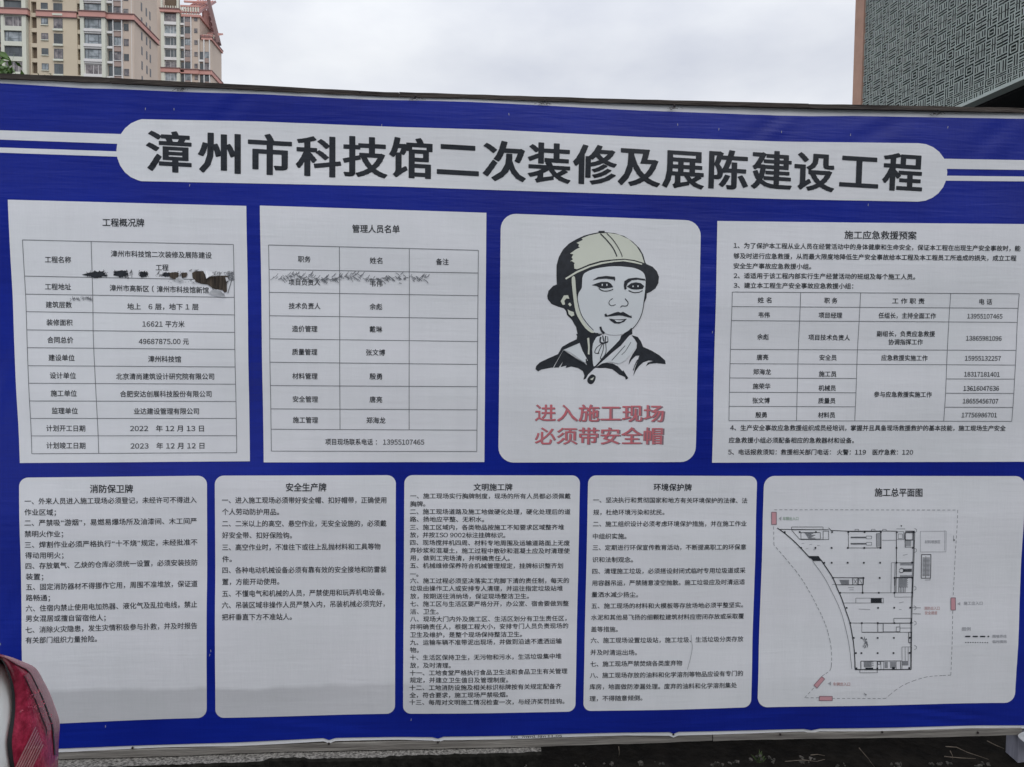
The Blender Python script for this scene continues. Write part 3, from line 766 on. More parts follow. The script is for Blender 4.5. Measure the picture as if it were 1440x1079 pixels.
# --- panel A: project overview -------------------------------------------------
pa = panel([(12.5, 281.5), (347.5, 290.5), (352, 648.5), (29, 651)])
pa['label'] = 'white sheet with the project overview table, torn across its first row'
C = Crop(0, 270, 2.767)
k = Ink(); text(k, '工程概况牌', C(403, 120), C(565, 122), 12.3, .014)
e = 9.6
for t_, x, y in (('工程名称',229,265),('工程地址',228,370),('建筑层数',231,440),('装修面积',235,509),('合同总价',239,577),('建设单位',244,646),('设计单位',249,715),('施工单位',252,784),('监理单位',255,852),('计划开工日期',258,920),('计划竣工日期',259,987)):
    n = len(t_)*25.3/2; text(k, t_, C(x-n, y-1), C(x+n, y), e)
for t_, x0, y0, x1, y1 in (('漳州市科技馆二次装修及展陈建设',434,241,826,248),('工程',608,295,658,295),('漳州市高新区 ( 漳州市科技馆新馆 )',429,374,833,384),('地上　6 层，地下 1 层',497,446,775,448),('16621 平方米',557,514,721,515),('49687875.00 元',544,582,738,582),('漳州科技馆',580,650,708,651),('北京清尚建筑设计研究院有限公司',455,718,836,718),('合肥安达创展科技股份有限公司',470,786,825,786),('业达建设管理有限公司',523,853,776,853),('2022　年 12 月 13 日',508,920,795,920),('2023　年 12 月 12 日',510,988,797,987)):
    text(k, t_, C(x0, y0), C(x1, y1), e)
k.build('lettering', M['ink'], pa, INK)
g = Ink()
ly = [(188,206),(328,344),(398,411),(466,479),(537,547),(606,613),(676,681),(744,748),(813,815),(881,881),(949,948),(1018,1014)]
for a, b in ly:
    xa = 92+(a-188)/830*35; xb = 911+(b-206)/808*12
    g.seg(C.w(xa, a), C.w(xb, b), LW)
g.line([C.w(92,188), C.w(108,537), C.w(127,1018)], LW); g.line([C.w(911,206), C.w(923,1014)], LW)
g.line([C.w(358,195), C.w(366,540), C.w(387,1016)], LW)
g.build('table_ruling', M['grey_ink'], pa, INK-.0002)

# --- panel B: management staff -------------------------------------------------
pb = panel([(366.5, 290), (683.8, 300.3), (681, 649.3), (371.5, 650)])
pb['label'] = 'white sheet with the three column staff table'
C = Crop(360, 280, 2.838); e = 9.4
k = Ink(); text(k, '管理人员名单', C(386, 121), C(575, 123), 12, .014)
for t_, x, y in (('职务',195,241),('项目负责人',195,333),('技术负责人',196,427),('造价管理',197,518),('质量管理',197,610),('材料管理',198,706),('安全管理',199,798),('施工管理',199,881),
                 ('姓名',481,247),('韦伟',481,338),('余彪',480,430),('戴琳',480,520),('张文博',479,612),('殷勇',480,707),('唐亮',480,799),('郑海龙',480,882),('备注',744,252)):
    n = len(t_)*25.2/2; text(k, t_, C(x-n, y), C(x+n, y+1), e)
text(k, '项目现场联系电话 ： 13955107465', C(278, 968), C(672, 969), e)
k.build('lettering', M['ink'], pb, INK)
g = Ink()
for a, b in ((185,207),(282,297),(373,387),(466,478),(558,569),(651,660),(744,748),(837,840),(918,921),(1005,1006)):
    g.seg(C.w(53+(a-185)*.0122, a), C.w(887-(b-207)*.0075, b), LW)
g.seg(C.w(53,185), C.w(63,1005), LW); g.seg(C.w(887,207), C.w(881,1006), LW)
g.seg(C.w(335,193), C.w(337,919), LW); g.seg(C.w(613,199), C.w(612,920), LW)
g.build('table_ruling', M['grey_ink'], pb, INK-.0002)

# --- panel C: helmet notice ----------------------------------------------------
pc = panel([(704, 301), (985, 311), (976.5, 649.3), (700.5, 650)], .05, 'panel')
pc['label'] = 'rounded white panel with a helmeted worker and red words'
C = Crop(740, 310, 4.315)
def fill(name, mat, parent, layer, *polys, lines=()):
    k = Ink()
    for p in polys: k.poly([C.w(*q) for q in p])
    for p, w in lines: k.line([C.w(*q) for q in p], w)
    return k.build(name, M[mat], parent, layer, .05)
def smoothpoly(p, n=3, closed=True):
    """Catmull-Rom through the points"""
    o = []; m_ = len(p)
    for i in range(m_ if closed else m_-1):
        a, b, c, d = (Vector(p[(i+j) % m_]) if closed else Vector(p[max(0, min(m_-1, i+j))]) for j in (-1, 0, 1, 2))
        for q in range(n):
            t_ = q/n; o.append(tuple(.5*((2*b)+(c-a)*t_+(2*a-5*b+4*c-d)*t_*t_+(3*b-a-3*c+d)*t_**3)))
    if not closed: o.append(tuple(p[-1]))
    return o
SP = smoothpoly
head = [(300,118),(350,95),(400,82),(436,76),(434,69),(470,67),(474,75),(530,80),(590,98),(640,130),(682,170),(705,210),(717,255),(724,267),(762,284),(788,312),(800,345),(796,383),(778,415),(748,436),(726,445),(724,472),(712,500),
        (560,560),(440,640),(432,705),(400,720),(396,780),(400,850),(404,885),(366,880),(352,830),(322,745),(303,722),(308,690),(300,650),(285,625),(275,605),(262,592),(245,575),(238,550),(225,535),(190,525),(150,508),(128,480),(125,460),(132,430),(160,400),(182,392),(180,330),(181,275),(195,225),(220,180),(255,145)]
fill('portrait_shadow', 'ink', pc, .0026, head)
collar = [[(322,742),(303,722),(260,742),(215,768),(190,812),(130,838),(80,862),(58,884),(54,903),(70,916),(90,905),(150,893),(160,893),(222,786),(318,745)],
    [(222,788),(165,893),(195,892),(220,858),(206,890),(242,880),(236,896),(270,886),(312,896),(340,914),(350,940),(344,966),(358,960),(372,935),(408,900),(425,890),(404,880),(400,840),(396,780),(402,745),(430,712),(460,690),(430,690),(400,690),(300,690),(340,790),(372,845),(362,858),(368,880),(320,850),(262,812)],
    [(415,893),(470,862),(520,868),(552,885),(580,915),(612,960),(600,966),(596,950),(560,935),(520,903),(480,895),(440,896)],
    [(404,885),(420,890),(520,800),(570,760),(620,700),(640,690),(638,655),(628,672),(600,686),(585,692),(572,700),(568,712),(540,748),(500,790),(450,845),(420,880),(404,893)],
    [(636,697),(672,708),(692,735),(705,768),(755,790),(805,820),(838,850),(842,872),(790,866),(745,870),(722,884),(735,862),(770,852),(738,850),(705,862),(680,885),(662,910),(645,944),(655,900),(670,858),(682,820),(660,822),(634,848),(618,876),(622,850),(640,815),(666,775),(668,745),(655,722)],
    [(580,910),(592,925),(612,958),(600,962)],]
kk = Ink()
for p in collar: kk.poly([C.w(*q) for q in p])
kk.poly([C.w(*q) for q in SP([(392,935),(412,940),(418,955),(405,985),(385,993),(369,980),(370,958)])])
kk.build('portrait_collar', M['ink'], pc, .0028, .05)
# light shapes over the black
face = SP([(335,372),(338,345),(352,322),(400,300),(460,288),(530,281),(600,285),(655,293),(700,315),(716,345),(718,380),(714,440),(706,500),(698,560),(680,605),(655,640),(620,672),(575,692),(530,697),(490,692),(465,682),(440,684),(405,680),(370,650),(340,600),(318,550),(308,500),(312,450),(325,425),(333,410)])
fill('portrait_face', 'face_ink', pc, .0034, face)
helmet = [(333,112),(380,94),(436,82),(500,80),(560,90),(620,118),(665,160),(695,208),(708,250),(712,262),(650,243),(590,236),(520,240),(450,248),(380,268),(330,290),(304,300),(288,296),(286,272),(290,262),(272,250),(262,252),(280,240),(272,228),(282,210),(262,205),(300,178),(322,168),(312,160),(318,150),(302,140),(340,122)]
fill('portrait_helmet', 'cream_ink', pc, .0034, helmet)
light = Ink()
brim = [(232,354),(300,312),(380,278),(450,258),(520,248),(590,242),(650,250),(700,266),(696,272),(640,260),(585,251),(525,256),(455,268),(385,287),(305,322),(238,362)]
light.poly([C.w(*q) for q in brim])
light.poly([C.w(*q) for q in SP([(272,350),(291,346),(296,400),(303,470),(315,540),(345,610),(380,655),(410,680),(390,682),(355,655),(320,605),(298,560),(286,500),(276,420)],2)])
for p in ([(206,492),(225,458),(250,456),(258,478),(240,476),(228,490),(232,512),(218,516)], [(250,510),(262,500),(272,515),(262,524)], [(248,542),(262,550),(285,558),(288,578),(272,585),(254,570)],
          [(366,716),(378,712),(382,760),(380,815),(370,812),(372,770)], [(385,962),(408,950),(400,968),(388,968)]):
    light.poly([C.w(*q) for q in p])
light.build('portrait_highlight', M['cream_ink'], pc, .0036, .05)
nk = Ink(); nk.poly([C.w(*q) for q in SP([(428,706),(470,702),(540,704),(566,710),(560,728),(520,770),(470,820),(425,872),(406,886),(400,850),(398,800),(402,750),(415,722)],2)])
nk.poly([C.w(*q) for q in [(228,786),(318,748),(340,795),(370,850),(350,862),(325,846),(270,806)]])
nk.poly([C.w(*q) for q in [(622,708),(650,724),(664,750),(660,775),(600,848),(560,870),(500,858),(460,868),(440,870),(520,815),(580,765)]])
nk.build('portrait_cloth', M['face_ink'], pc, .0036, .05)
ft = Ink(); s1 = .0022
def st(pts, w): ft.line([C.w(*q) for q in SP(pts, 3, False)], w*1.25)
ft.poly([C.w(*q) for q in [(398,366),(430,346),(480,340),(533,345),(535,360),(531,372),(525,362),(480,356),(440,358)]])
ft.poly([C.w(*q) for q in [(590,372),(615,356),(660,350),(715,358),(718,368),(670,362),(635,366),(610,384),(602,405),(604,418),(592,425),(586,400)]])
for p in ([(392,396),(420,385),(450,376),(490,376),(510,388),(522,408),(500,412),(470,416),(440,412),(420,400)], [(605,404),(630,384),(660,378),(690,384),(710,402),(700,418),(665,422),(635,420),(618,412)]):
    ft.poly([C.w(*q) for q in p])
st([(435,415),(460,430),(495,430),(522,420)], .0022); st([(615,428),(645,440),(680,438),(700,428)], .0022)
st([(520,476),(502,488),(497,505),(508,518),(522,518),(538,512)], .0016); st([(568,530),(575,520),(592,522),(608,518),(612,500),(600,484),(594,476)], .0022)
ft.poly([C.w(*q) for q in [(470,572),(480,566),(488,578),(530,562),(552,556),(568,562),(582,556),(600,566),(628,582),(632,576),(636,594),(618,590),(580,580),(560,578),(520,582),(480,586),(472,584)]])
ft.poly([C.w(*q) for q in [(498,596),(530,602),(570,602),(606,598),(590,616),(560,628),(530,626),(508,610)]])
st([(716,440),(708,505),(698,560),(680,605),(655,642),(636,660)], .0018); st([(446,646),(452,668),(470,686)], .0055); st([(590,690),(620,672),(636,656)], .004)
st([(446,84),(480,118),(515,160),(535,195),(546,222)], .0028); st([(484,82),(520,118),(552,165),(572,205),(578,224)], .0020); st([(436,72),(472,72)], .004)
st([(300,400),(305,470),(325,560),(360,620),(404,668)], .0016)
st([(448,708),(444,735),(455,745),(480,742),(490,736)], .004); st([(462,745),(446,775),(430,812)], .002); st([(466,745),(462,790),(446,836),(458,836),(480,800),(478,748)], .0018); st([(456,748),(424,772),(412,804),(440,806)], .0018); st([(460,700),(466,735)], .003); st([(478,702),(474,740)], .003); st([(490,705),(492,738)], .0016)
st([(226,792),(290,835),(355,872)], .003); st([(596,760),(555,805),(515,850)], .0016); st([(630,740),(600,790),(575,815)], .0012); st([(582,912),(612,958)], .0028); st([(672,845),(655,880),(645,910)], .002); st([(365,870),(360,840)], .003)
ft.build('portrait_feature', M['ink'], pc, .0042)
ew = Ink()
for x, y, w, h_ in ((456,394,4,7),(484,394,4,7),(642,403,4,6),(672,402,4,6)):
    ew.poly([C.w(x+w*math.cos(a*.785), y+h_*math.sin(a*.785)) for a in range(8)])
ew.poly([C.w(*q) for q in [(530,606),(572,608),(588,604),(570,616),(545,618)]])
ew.build('portrait_eye_light', M['face_ink'], pc, .0046)
C = Crop(690, 290, 2.916)
ks, kr = Ink(), Ink()
for t_, x0, y0, x1, y1 in (('进入施工现场',178,846,710,850),('必须带安全帽',178,941,706,941)):
    text(ks, t_, C(x0+2.2, y0+1.6), C(x1+2.2, y1+1.6), 25.5, .010)
    for i, ch in enumerate(t_):
        kr = Ink(); pt = (x1-x0)/6; v, f = layout(ch, .012); w0, w1 = min(p[0] for p in v), max(p[0] for p in v)
        text(kr, ch, C(x0+i*pt+w0*pt, lerp(y0, y1, i/6)), C(x0+i*pt+w1*pt, lerp(y0, y1, i/6)), 25.5, .012); kr.build('red_character', M['red_ink'], pc, .0030)
ks.build('lettering_shadow', M['red_shade'], pc, .0026)

# --- panel D: emergency rescue plan --------------------------------------------
pd = panel([(1008, 311.3), (1456, 316), (1446, 649.3), (1000, 650.3)])
pd['label'] = 'white sheet with the rescue plan text and telephone table'
C = Crop(990, 300, 2.998); k = Ink(); e = 8.6
text(k, '施工应急救援预案', C(590, 92), C(893, 95), 12.6, .014)
for t_, x0, y0, x1, y1 in (('1、为了保护本工程从业人员在经营活动中的身体健康和生命安全，保证本工程在出现生产安全事故时，能',122,137,1327,150),
    ('够及时进行应急救援，从而最大限度地降低生产安全事故给本工程及本工程员工所造成的损失，成立工程',121,181,1310,191),
    ('安全生产事故应急救援小组。',121,223,448,226),('2、适适用于该工程内部实行生产经营活动的班组及每个施工人员。',121,264,885,269),
    ('3、建立本工程生产安全事故应急救援小组：',121,305,625,308),('4、生产安全事故应急救援组织成员经培训，掌握并且具备现场救援救护的基本技能，施工现场生产安全',105,903,1268,906),
    ('应急救援小组必须配备相应的急救器材和设备。',99,955,628,957),('5、电话报救须知：救援相关部门电话： 火警：119　医疗急救：120',97,1005,878,1007),
    ('姓 名',222,367,280,367),('职 务',503,368,558,369),('工 作 职 责',790,370,926,371),('电 话',1157,373,1211,374),
    ('韦伟',225,429,273,429),('项目经理',479,430,579,431),('任组长，主持全面工作',732,431,975,433),('13955107465',1107,434,1255,435),
    ('余彪',221,521,270,522),('项目技术负责人',437,523,613,525),('副组长，负责应急救援',726,508,971,509),('协调指挥工作',775,543,920,543),('13865981096',1101,527,1250,528),
    ('唐亮',219,607,268,607),('安全员',484,608,557,609),('应急救援实施工作',745,609,940,611),('15955132257',1096,611,1246,612),
    ('郑海龙',204,668,279,669),('施工员',481,677,555,678),('18317181401',1092,678,1241,679),('施荣华',202,729,276,729),('机械员',479,736,552,737),('13616047636',1088,738,1237,738),
    ('张文博',201,789,273,789),('质量员',477,790,550,790),('18655456707',1085,791,1234,792),('殷勇',212,849,260,849),('材料员',476,850,548,850),('17756986701',1081,850,1230,850),('参与应急救援实施工作',712,763,955,764)):
    text(k, t_, C(x0, y0), C(x1, y1), e, .014)
k.build('lettering', M['ink'], pd, INK)
g = Ink()
def xl(y): return 115-(y-333)*.0278
def xr(y): return 1324-(y-340)*.0577
for a, b in ((333,340),(394,401),(453,460),(574,578),(634,640),(873,877)): g.seg(C.w(xl(a), a), C.w(xr(b), b), LW)
for y in (694, 754, 813):
    x2 = 656-(y-337)*.0465; x3 = 1036-(y-338)*.0557
    g.seg(C.w(xl(y), y), C.w(x2, y+2.5), LW); g.seg(C.w(x3, y+4), C.w(xr(y), y+5), LW)
g.seg(C.w(115,333), C.w(100,873), LW); g.seg(C.w(1324,340), C.w(1293,877), LW); g.seg(C.w(403,335), C.w(385,875), LW); g.seg(C.w(656,337), C.w(631,876), LW); g.seg(C.w(1036,338), C.w(1006,877), LW)
g.build('table_ruling', M['grey_ink'], pd, INK-.0002)

# --- lower text panels -----------------------------------------------------------
def text_panel(corners, r, crop, title, tl, em, lines, label):
    p = panel(corners, r); p['label'] = label; k = Ink()
    text(k, title, crop(tl[0], tl[1]), crop(tl[2], tl[3]), em*1.28, .018)
    for t_, x0, y0, x1, y1 in lines: text(k, t_, crop(x0, y0), crop(x1, y1), em, .010)
    k.build('lettering', M['ink'], p, INK); return p
text_panel([(28,671.5),(292,668.7),(291,1008.8),(35.5,1018)], .028, Crop(0,650,2.516), '消防保卫牌', (322,93,474,93), 9.7, [
 ('一、外来人员进入施工现场必须登记，未经许可不得进入',92,137,698,132),('作业区域；',92,175,203,176),('二、严禁吸“游烟”，易燃易爆场所及油漆间、木工间严',92,213,698,207),('禁明火作业；',92,252,228,252),
 ('三、焊割作业必须严格执行“十不烧”规定，未经批准不',92,291,700,282),('得动用明火；',93,328,228,328),('四、存放氧气、乙炔的仓库必须统一设置，必须安装技防',94,366,700,354),('装置；',95,403,157,404),
 ('五、固定消防器材不得挪作它用，周围不准堆放，保证道',96,440,700,429),('路畅通；',96,477,181,478),('六、住宿内禁止使用电加热器、液化气及乱拉电线，禁止',96,515,700,501),('男女混居或擅自留宿他人；',96,550,377,548),
 ('七、消除火灾隐患，发生灾情积极参与扑救，并及时报告',96,590,700,576),('有关部门组织力量抢险。',97,626,347,622)], 'rounded white panel of fire rules, behind the red lamp')
text_panel([(303,668.6),(557,667.8),(555.6,1003),(303.3,1009)], .028, Crop(290,650,2.514), '安全生产牌', (284,87,427,87), 9.7, [
 ('一、进入施工现场必须带好安全帽、扣好帽带，正确使用',58,133,638,132),('个人劳动防护用品。',58,174,260,174),('二、二米以上的高空、悬空作业，无安全设施的，必须戴',58,216,638,214),('好安全带、扣好保险钩。',58,257,305,257),
 ('三、高空作业时，不准往下或往上乱抛材料和工具等物',58,300,617,296),('件。',58,342,92,341),('四、各种电动机械设备必须有靠有效的安全接地和防雷装',58,381,638,377),('置，方能开动使用。',58,422,260,420),
 ('五、不懂电气和机械的人员，严禁使用和玩弄机电设备。',58,463,630,458),('六、吊装区域非操作人员严禁入内，吊装机械必须完好，',58,503,632,498),('把杆垂直下方不准站人。',58,545,305,543)], 'rounded white panel of six safety rules with an empty lower half')
text_panel([(569,667.8),(815,668),(808.3,998.8),(567,1003)], .026, Crop(560,660,3.081), '文明施工牌', (326,75,494,75), 8.2, [
 ('一、施工现场实行胸牌制度，现场的所有人员都必须佩戴',53,113,745,114),('胸牌。',53,147,118,147),('二、施工现场道路及施工地做硬化处理，硬化处理后的道',52,180,744,181),('路、扬地应平整、无积水。',52,213,372,213),
 ('三、施工区域内，各类物品按施工不知要求区域整齐堆',52,248,716,247),('放，并按ISO 9002标注挂牌标识。',52,281,463,281),('四、现场搅拌机四周、材料专地周围及运输道路面上无废',52,314,741,315),('弃砂浆和混凝土，施工过程中散砂和混凝土应及时清理使',52,348,741,349),
 ('用，做到工完场清，并明确责任人。',52,381,482,381),('五、机械维修保养符合机械管理规定，挂牌标识整齐划',52,414,712,413),('一。',52,451,88,451),('六、施工过程必须坚决落实工完脚下清的责任制，每天的',52,480,738,477),
 ('垃圾由操作工人或安排专人清理，并运往指定垃圾站堆',52,513,711,511),('放，按期送往消纳场，保证现场整洁卫生。',52,547,565,545),('七、施工区与生活区要严格分开，办公室、宿舍要做到整',52,580,737,577),('洁、卫生。',52,613,175,613),
 ('八、现场大门内外及施工区、生活区划分有卫生责任区，',52,645,728,642),('并明确责任人，根据工程大小，安排专门人员负责现场的',52,678,735,674),('卫生及维护，是整个现场保持整洁卫生。',52,712,535,709),('九、运输车辆不准带泥出现场，并做到沿途不遗洒运输',52,745,707,739),
 ('物。',52,778,90,778),('十、生活区保持卫生，无污物和污水，生活垃圾集中堆',52,810,705,804),('放，及时清理。',52,844,228,843),('十一、工地食堂严格执行食品卫生法和食品卫生有关管理',51,877,731,868),
 ('规定，并建立卫生值日及管理制度。',51,908,475,905),('十二、工地消防设施及相关标识标牌按有关规定配备齐',50,941,705,933),('全，符合要求，施工现场严禁吸烟。',50,974,474,968),('十三、每周对文明施工情况检查一次，与经济奖罚挂钩。',49,1005,718,998)], 'rounded white panel with thirteen densely printed rules')
text_panel([(826.5,668),(1063.5,669),(1054.5,992.8),(819.5,998)], .026, Crop(815,660,3.085), '环境保护牌', (318,75,483,77), 8.3, [
 ('一、坚决执行和贯彻国家和地方有关环境保护的法律、法',57,131,724,134),('规，杜绝环境污染和扰民。',57,184,365,184),('二、施工组织设计必须考虑环境保护措施，并在施工作业',56,234,720,233),('中组织实施。',55,287,200,287),
 ('三、定期进行环保宣传教育活动，不断提高职工的环保意',54,336,717,333),('识和法制观念。',53,388,228,388),('四、清理施工垃圾，必须搭设封闭式临时专用垃圾道或采',52,438,714,434),('用容器吊运，严禁随意凌空抛散。施工垃圾应及时清运适',51,489,712,484),
 ('量洒水减少扬尘。',50,539,250,539),('五、施工现场的材料和大模板等存放场地必须平整坚实。',49,589,705,584),('水泥和其他易飞扬的细颗粒建筑材料应密闭存放或采取覆',48,639,709,633),('盖等措施。',48,690,163,690),
 ('六、施工现场设置垃圾站，施工垃圾、生活垃圾分类存放',46,738,707,732),('并及时清运出场。',45,789,245,789),('七、施工现场严禁焚烧各类废弃物',44,839,440,833),('八、施工现场存放的油料和化学溶剂等物品应设有专门的',42,888,704,879),
 ('库房，地面做防渗漏处理。废弃的油料和化学溶剂集处',41,937,677,930),('理，不得随意倾倒。',41,988,268,983)], 'rounded white panel of eight widely spaced environment rules')

# --- site plan panel ---------------------------------------------------------------
pe = panel([(1073.3,669),(1441,669.5),(1426,988),(1063.5,993.2)], .036)
pe['label'] = 'rounded white panel with the site floor plan drawing'
C = Crop(1060, 660, 3.082)
k = Ink(); text(k, '施工总平面图', C(521, 99), C(727, 100), 12.5, .016); k.build('lettering', M['ink'], pe, INK)
t1, t2, t3 = .0014, .0021, .0030
pk, pg, pf = Ink(), Ink(), Ink()
def pl(pts, w=t1, ink=None, closed=False): (ink or pk).line([C.w(*q) for q in pts], w, closed)
def rc(x0, y0, x1, y1, w=t1, ink=None): pl([(x0,y0),(x1,y0),(x1,y1),(x0,y1)], w, ink, True)
def blk(x0, y0, x1, y1, ink=None): (ink or pk).poly([C.w(x0,y0), C.w(x1,y0), C.w(x1,y1), C.w(x0,y1)])
def dash(pts, on=13, offd=9, w=.0015, ink=None):
    for a, b in zip(pts, pts[1:]):
        a, b = Vector(a), Vector(b); Ld = (b-a).length; d = (b-a)/Ld; s_ = 0
        while s_ < Ld:
            pl([tuple(a+d*s_), tuple(a+d*min(Ld, s_+on))], w, ink or pg); s_ += on+offd
dash([(85,174),(878,175)]); dash([(878,175),(868,400),(862,556)]); dash([(860,612),(850,890)])
dash(SP([(850,890),(770,893),(720,902),(660,922),(610,950),(565,988)],2,False)); dash([(565,988),(336,987)]); dash([(276,985),(215,985)]); dash([(215,985),(254,942)])
dash(SP([(290,890),(322,868),(330,845),(332,800),(326,740),(305,665),(270,590),(230,515),(180,440),(82,325)],2,False)); dash([(82,325),(82,240)], w=t1)
# outer walls
curve = SP([(97,252),(130,275),(165,305),(200,340),(240,383)],3,False); curve2 = SP([(285,388),(310,425),(338,468),(358,515),(378,560),(395,612),(410,655),(420,705),(428,760),(431,815),(432,862)],3,False)
pl(curve, t3); pl(curve2, t3); pl([(432,862),(676,863)], t3); pl([(676,863),(680,660),(685,530),(691,268)], t2); pl([(672,860),(676,660),(681,530),(686,272)], t1)
pl([(691,266),(650,266)], t3); pl([(612,266),(545,265),(405,266),(330,263),(320,252)], t2); pl([(320,260),(110,258)], t2)
pl(SP([(250,395),(300,465),(335,530),(370,605),(392,680),(408,760),(418,860)],3,False), t1, pg); pl([(335,497),(355,497)], t1, pg)
pk.poly([C.w(*q) for q in [(233,373),(275,373),(290,394),(252,394)]])
for y, xs in ((270,(130,195,265,335,405,475,545,614,686)),(338,(200,262,332,402,473,543,612,683)),(402,(300,332,401,471,541,612,680)),(468,(338,470,540,605,683)),(533,(370,467,537,605,683)),(598,(398,534,604,674)),(663,(413,463,532,604,676)),(727,(428,461,531,601,671)),(792,(436,460,530,599,669)),(857,(438,528,598,667))):
    for x in xs: blk(x-3.6, y-3.6, x+3.6, y+3.6)
rc(405,268,546,338); rc(160,248,296,260); pl([(160,262),(195,302),(320,302),(320,264)], t1); rc(296,266,320,302); rc(200,272,284,300, t1)
for i in range(7): pl([(214+i*3, 272+i*4),(262-(i%3)*8, 272+i*4)], t2, pg)
for y, x2 in ((293,505),(320,505)):
    blk(415,y-3,482,y+3,pg); rc(482,y-6,x2,y+6,t1,pg)
    for i in range(11): pl([(418+i*6,y-3),(418+i*6,y+3)], t1)
rc(526,276,543,334,t1); 
for i in range(12): pl([(528,280+i*4.4),(541,280+i*4.4)], t1, pg)
pl([(550,305),(612,305)], t1, pg); rc(612,268,644,302,t1,pg); rc(620,278,638,298,t1,pg); rc(650,272,684,304,t3); 
for i in range(7): pl([(648,306+i*4),(676,306+i*4)], t1, pg)
pl([(612,266),(612,533)], t2); rc(650,304,688,336,t1,pg); pl([(644,268),(652,336)], t1, pg)
pl([(612,402),(686,402)], t1); pl([(612,466),(686,466)], t2); rc(590,402,606,533,t1,pg); rc(606,468,684,533,t1); pl([(606,470),(606,502)], t3)
for i in range(14):
    pl([(630+i*3.8,403),(630+i*3.8,414)], t1, pg); pl([(630+i*3.8,456),(630+i*3.8,466)], t1, pg); 
    if i > 3: pl([(628+i*3.8,428),(628+i*3.8,442)], t2)
pl(SP([(625,435),(632,426),(642,430),(644,440),(634,446),(626,442)],2), t2)
for i in range(9): pl([(622,472+i*4.5),(664-(i%2)*5,472+i*4.5)], t2, pg)
for i in range(5): pl([(624+i*7,508),(624+i*7,531)], t2, pg)
rc(606,533,686,552,t1,pg)
pl([(338,467),(470,467),(470,498)], t2); pl([(350,498),(470,498)], t2); rc(424,468,446,498,t2); rc(448,470,468,496,t1); pl([(429,474),(442,494)], t1, pg); pl([(442,474),(429,494)], t1, pg); pl([(452,474),(465,494)], t1, pg)
for i in range(5): pl([(366+i*2,478+i*4),(408,478+i*4)], t2, pg)
pl([(467,498),(467,533)], t2); pl([(370,533),(590,533)], t1); rc(438,556,558,577,t1,pg); 
for i in range(7): pl([(503,558+i*2.8),(552-(i%2)*4,558+i*2.8)], t2)
pl([(388,577),(438,577)], t1, pg); pl([(410,663),(686,663)], t1); rc(463,663,532,702,t1,pg); rc(532,665,555,702,t1); pl([(463,703),(678,703)], t1)
rc(602,643,678,663,t1); rc(556,665,628,700,t1,pg); rc(628,665,676,685,t1,pg); rc(612,680,628,700,t1); rc(666,703,678,748,t2)
rc(636,766,676,862,t1,pg); pl([(650,766),(650,826)], t1, pg); pl([(663,766),(663,826)], t1, pg)
for i in range(5): pl([(636,828+i*4),(664,828+i*4)], t2, pg)
rc(457,826,528,862,t2); blk(476,854,510,864); rc(452,862,528,876,t1)
for i in range(6): pl([(470,830+i*4),(512-(i%2)*9,830+i*4)], t2, pg)
pl([(528,826),(634,826)], t2); rc(530,828,541,840,t1); 
for i in range(6): pl([(560,832+i*4.5),(574,832+i*4.5)], t2, pg); pl([(584,832+i*4.5),(608,832+i*4.5)], t2, pg)
rc(544,828,556,862,t1,pg); pl([(610,828),(610,862)], t1); pl([(630,828),(630,862)], t2); blk(592,852,604,863)
for i in range(22):   # scribbled hatching where the print has rubbed
    a = random.uniform(468,488); b = random.uniform(732,772); pl([(a,b),(a+random.uniform(-5,8),b+random.uniform(-12,-3))], t2, pg)
for y0 in (254, 340, 505, 590, 655, 760): pl([(690,y0),(699,y0+4),(699,y0+14),(690,y0+18)], t1, pg)
pl([(684,598),(720,599)], t1); pl([(684,624),(720,625)], t1); pl([(612,256),(650,256)], t1, pg); pl([(632,246),(636,242),(630,242)], t2)
for x in (434,505,553): rc(x,258,x+15,265,t1,pg)
for i in range(7):
    pl([(168+i*17, 316+i*2+(i%2)*20),(180+i*17,314+i*2+(i%2)*20)], t1, pf)
rc(721,367,762,470,t2)
for i in range(15): pl([(726,382+i*5.5),(738,382+i*5.5)], t2, pg)
for i in range(15): pl([(742,382+i*5.5),(758,382+i*5.5)], t2, pg)
pl([(740,375),(740,468)], t1); pl([(738,478),(760,478),(760,472)], t2, pf)
pl([(716,266),(828,266),(828,356),(716,356)], t1, pf, True); pl([(822,262),(822,350)], t1, pf)
pl([(860,285),(862,308)], t1, pg); blk(860,302,865,308)
dash([(912,722),(1015,722)], 22, 10, .0046, pk); dash([(912,748),(1015,748)], 4, 6.4, .0032, pk)
for a, b, c_, d_ in ((640,370,660,366),(625,577,645,573),(625,605,636,606),(450,603,500,605),(405,510,430,510),(410,520,428,520)): pl([(a,b),(c_,d_)], t2, pf)
pk.build('plan_line', M['ink'], pe, .0031); pg.build('plan_detail', M['grey_ink'], pe, .0028)
fx = Ink(); text(fx, '材料堆放区', C(735,312), C(803,312), 5.2); text(fx, '施工出入口', C(908,580), C(990,580), 5.4); text(fx, '图例', C(898,690), C(936,690), 5.4); text(fx, '围墙界线', C(1030,721), C(1090,721), 4.6); text(fx, '临时围挡', C(1030,744), C(1090,744), 4.6)
fx.poly([C.w(880,582), C.w(893,575), C.w(893,590)]); fx.poly([C.w(315,922), C.w(328,914), C.w(328,931)]); fx.poly([C.w(104,211), C.w(116,203), C.w(114,221)])
fx.v += pf.v and []; b_ = len(fx.v); fx.v += pf.v; fx.f += [tuple(i+b_ for i in f) for f in pf.f]
fx.build('faint_lettering', M['faint_ink'], pe, .0028)
gx = Ink(); text(gx, '车辆出入口', C(122,212), C(190,212), 5.4); gx.build('green_lettering', M['green_ink'], pe, .0028)
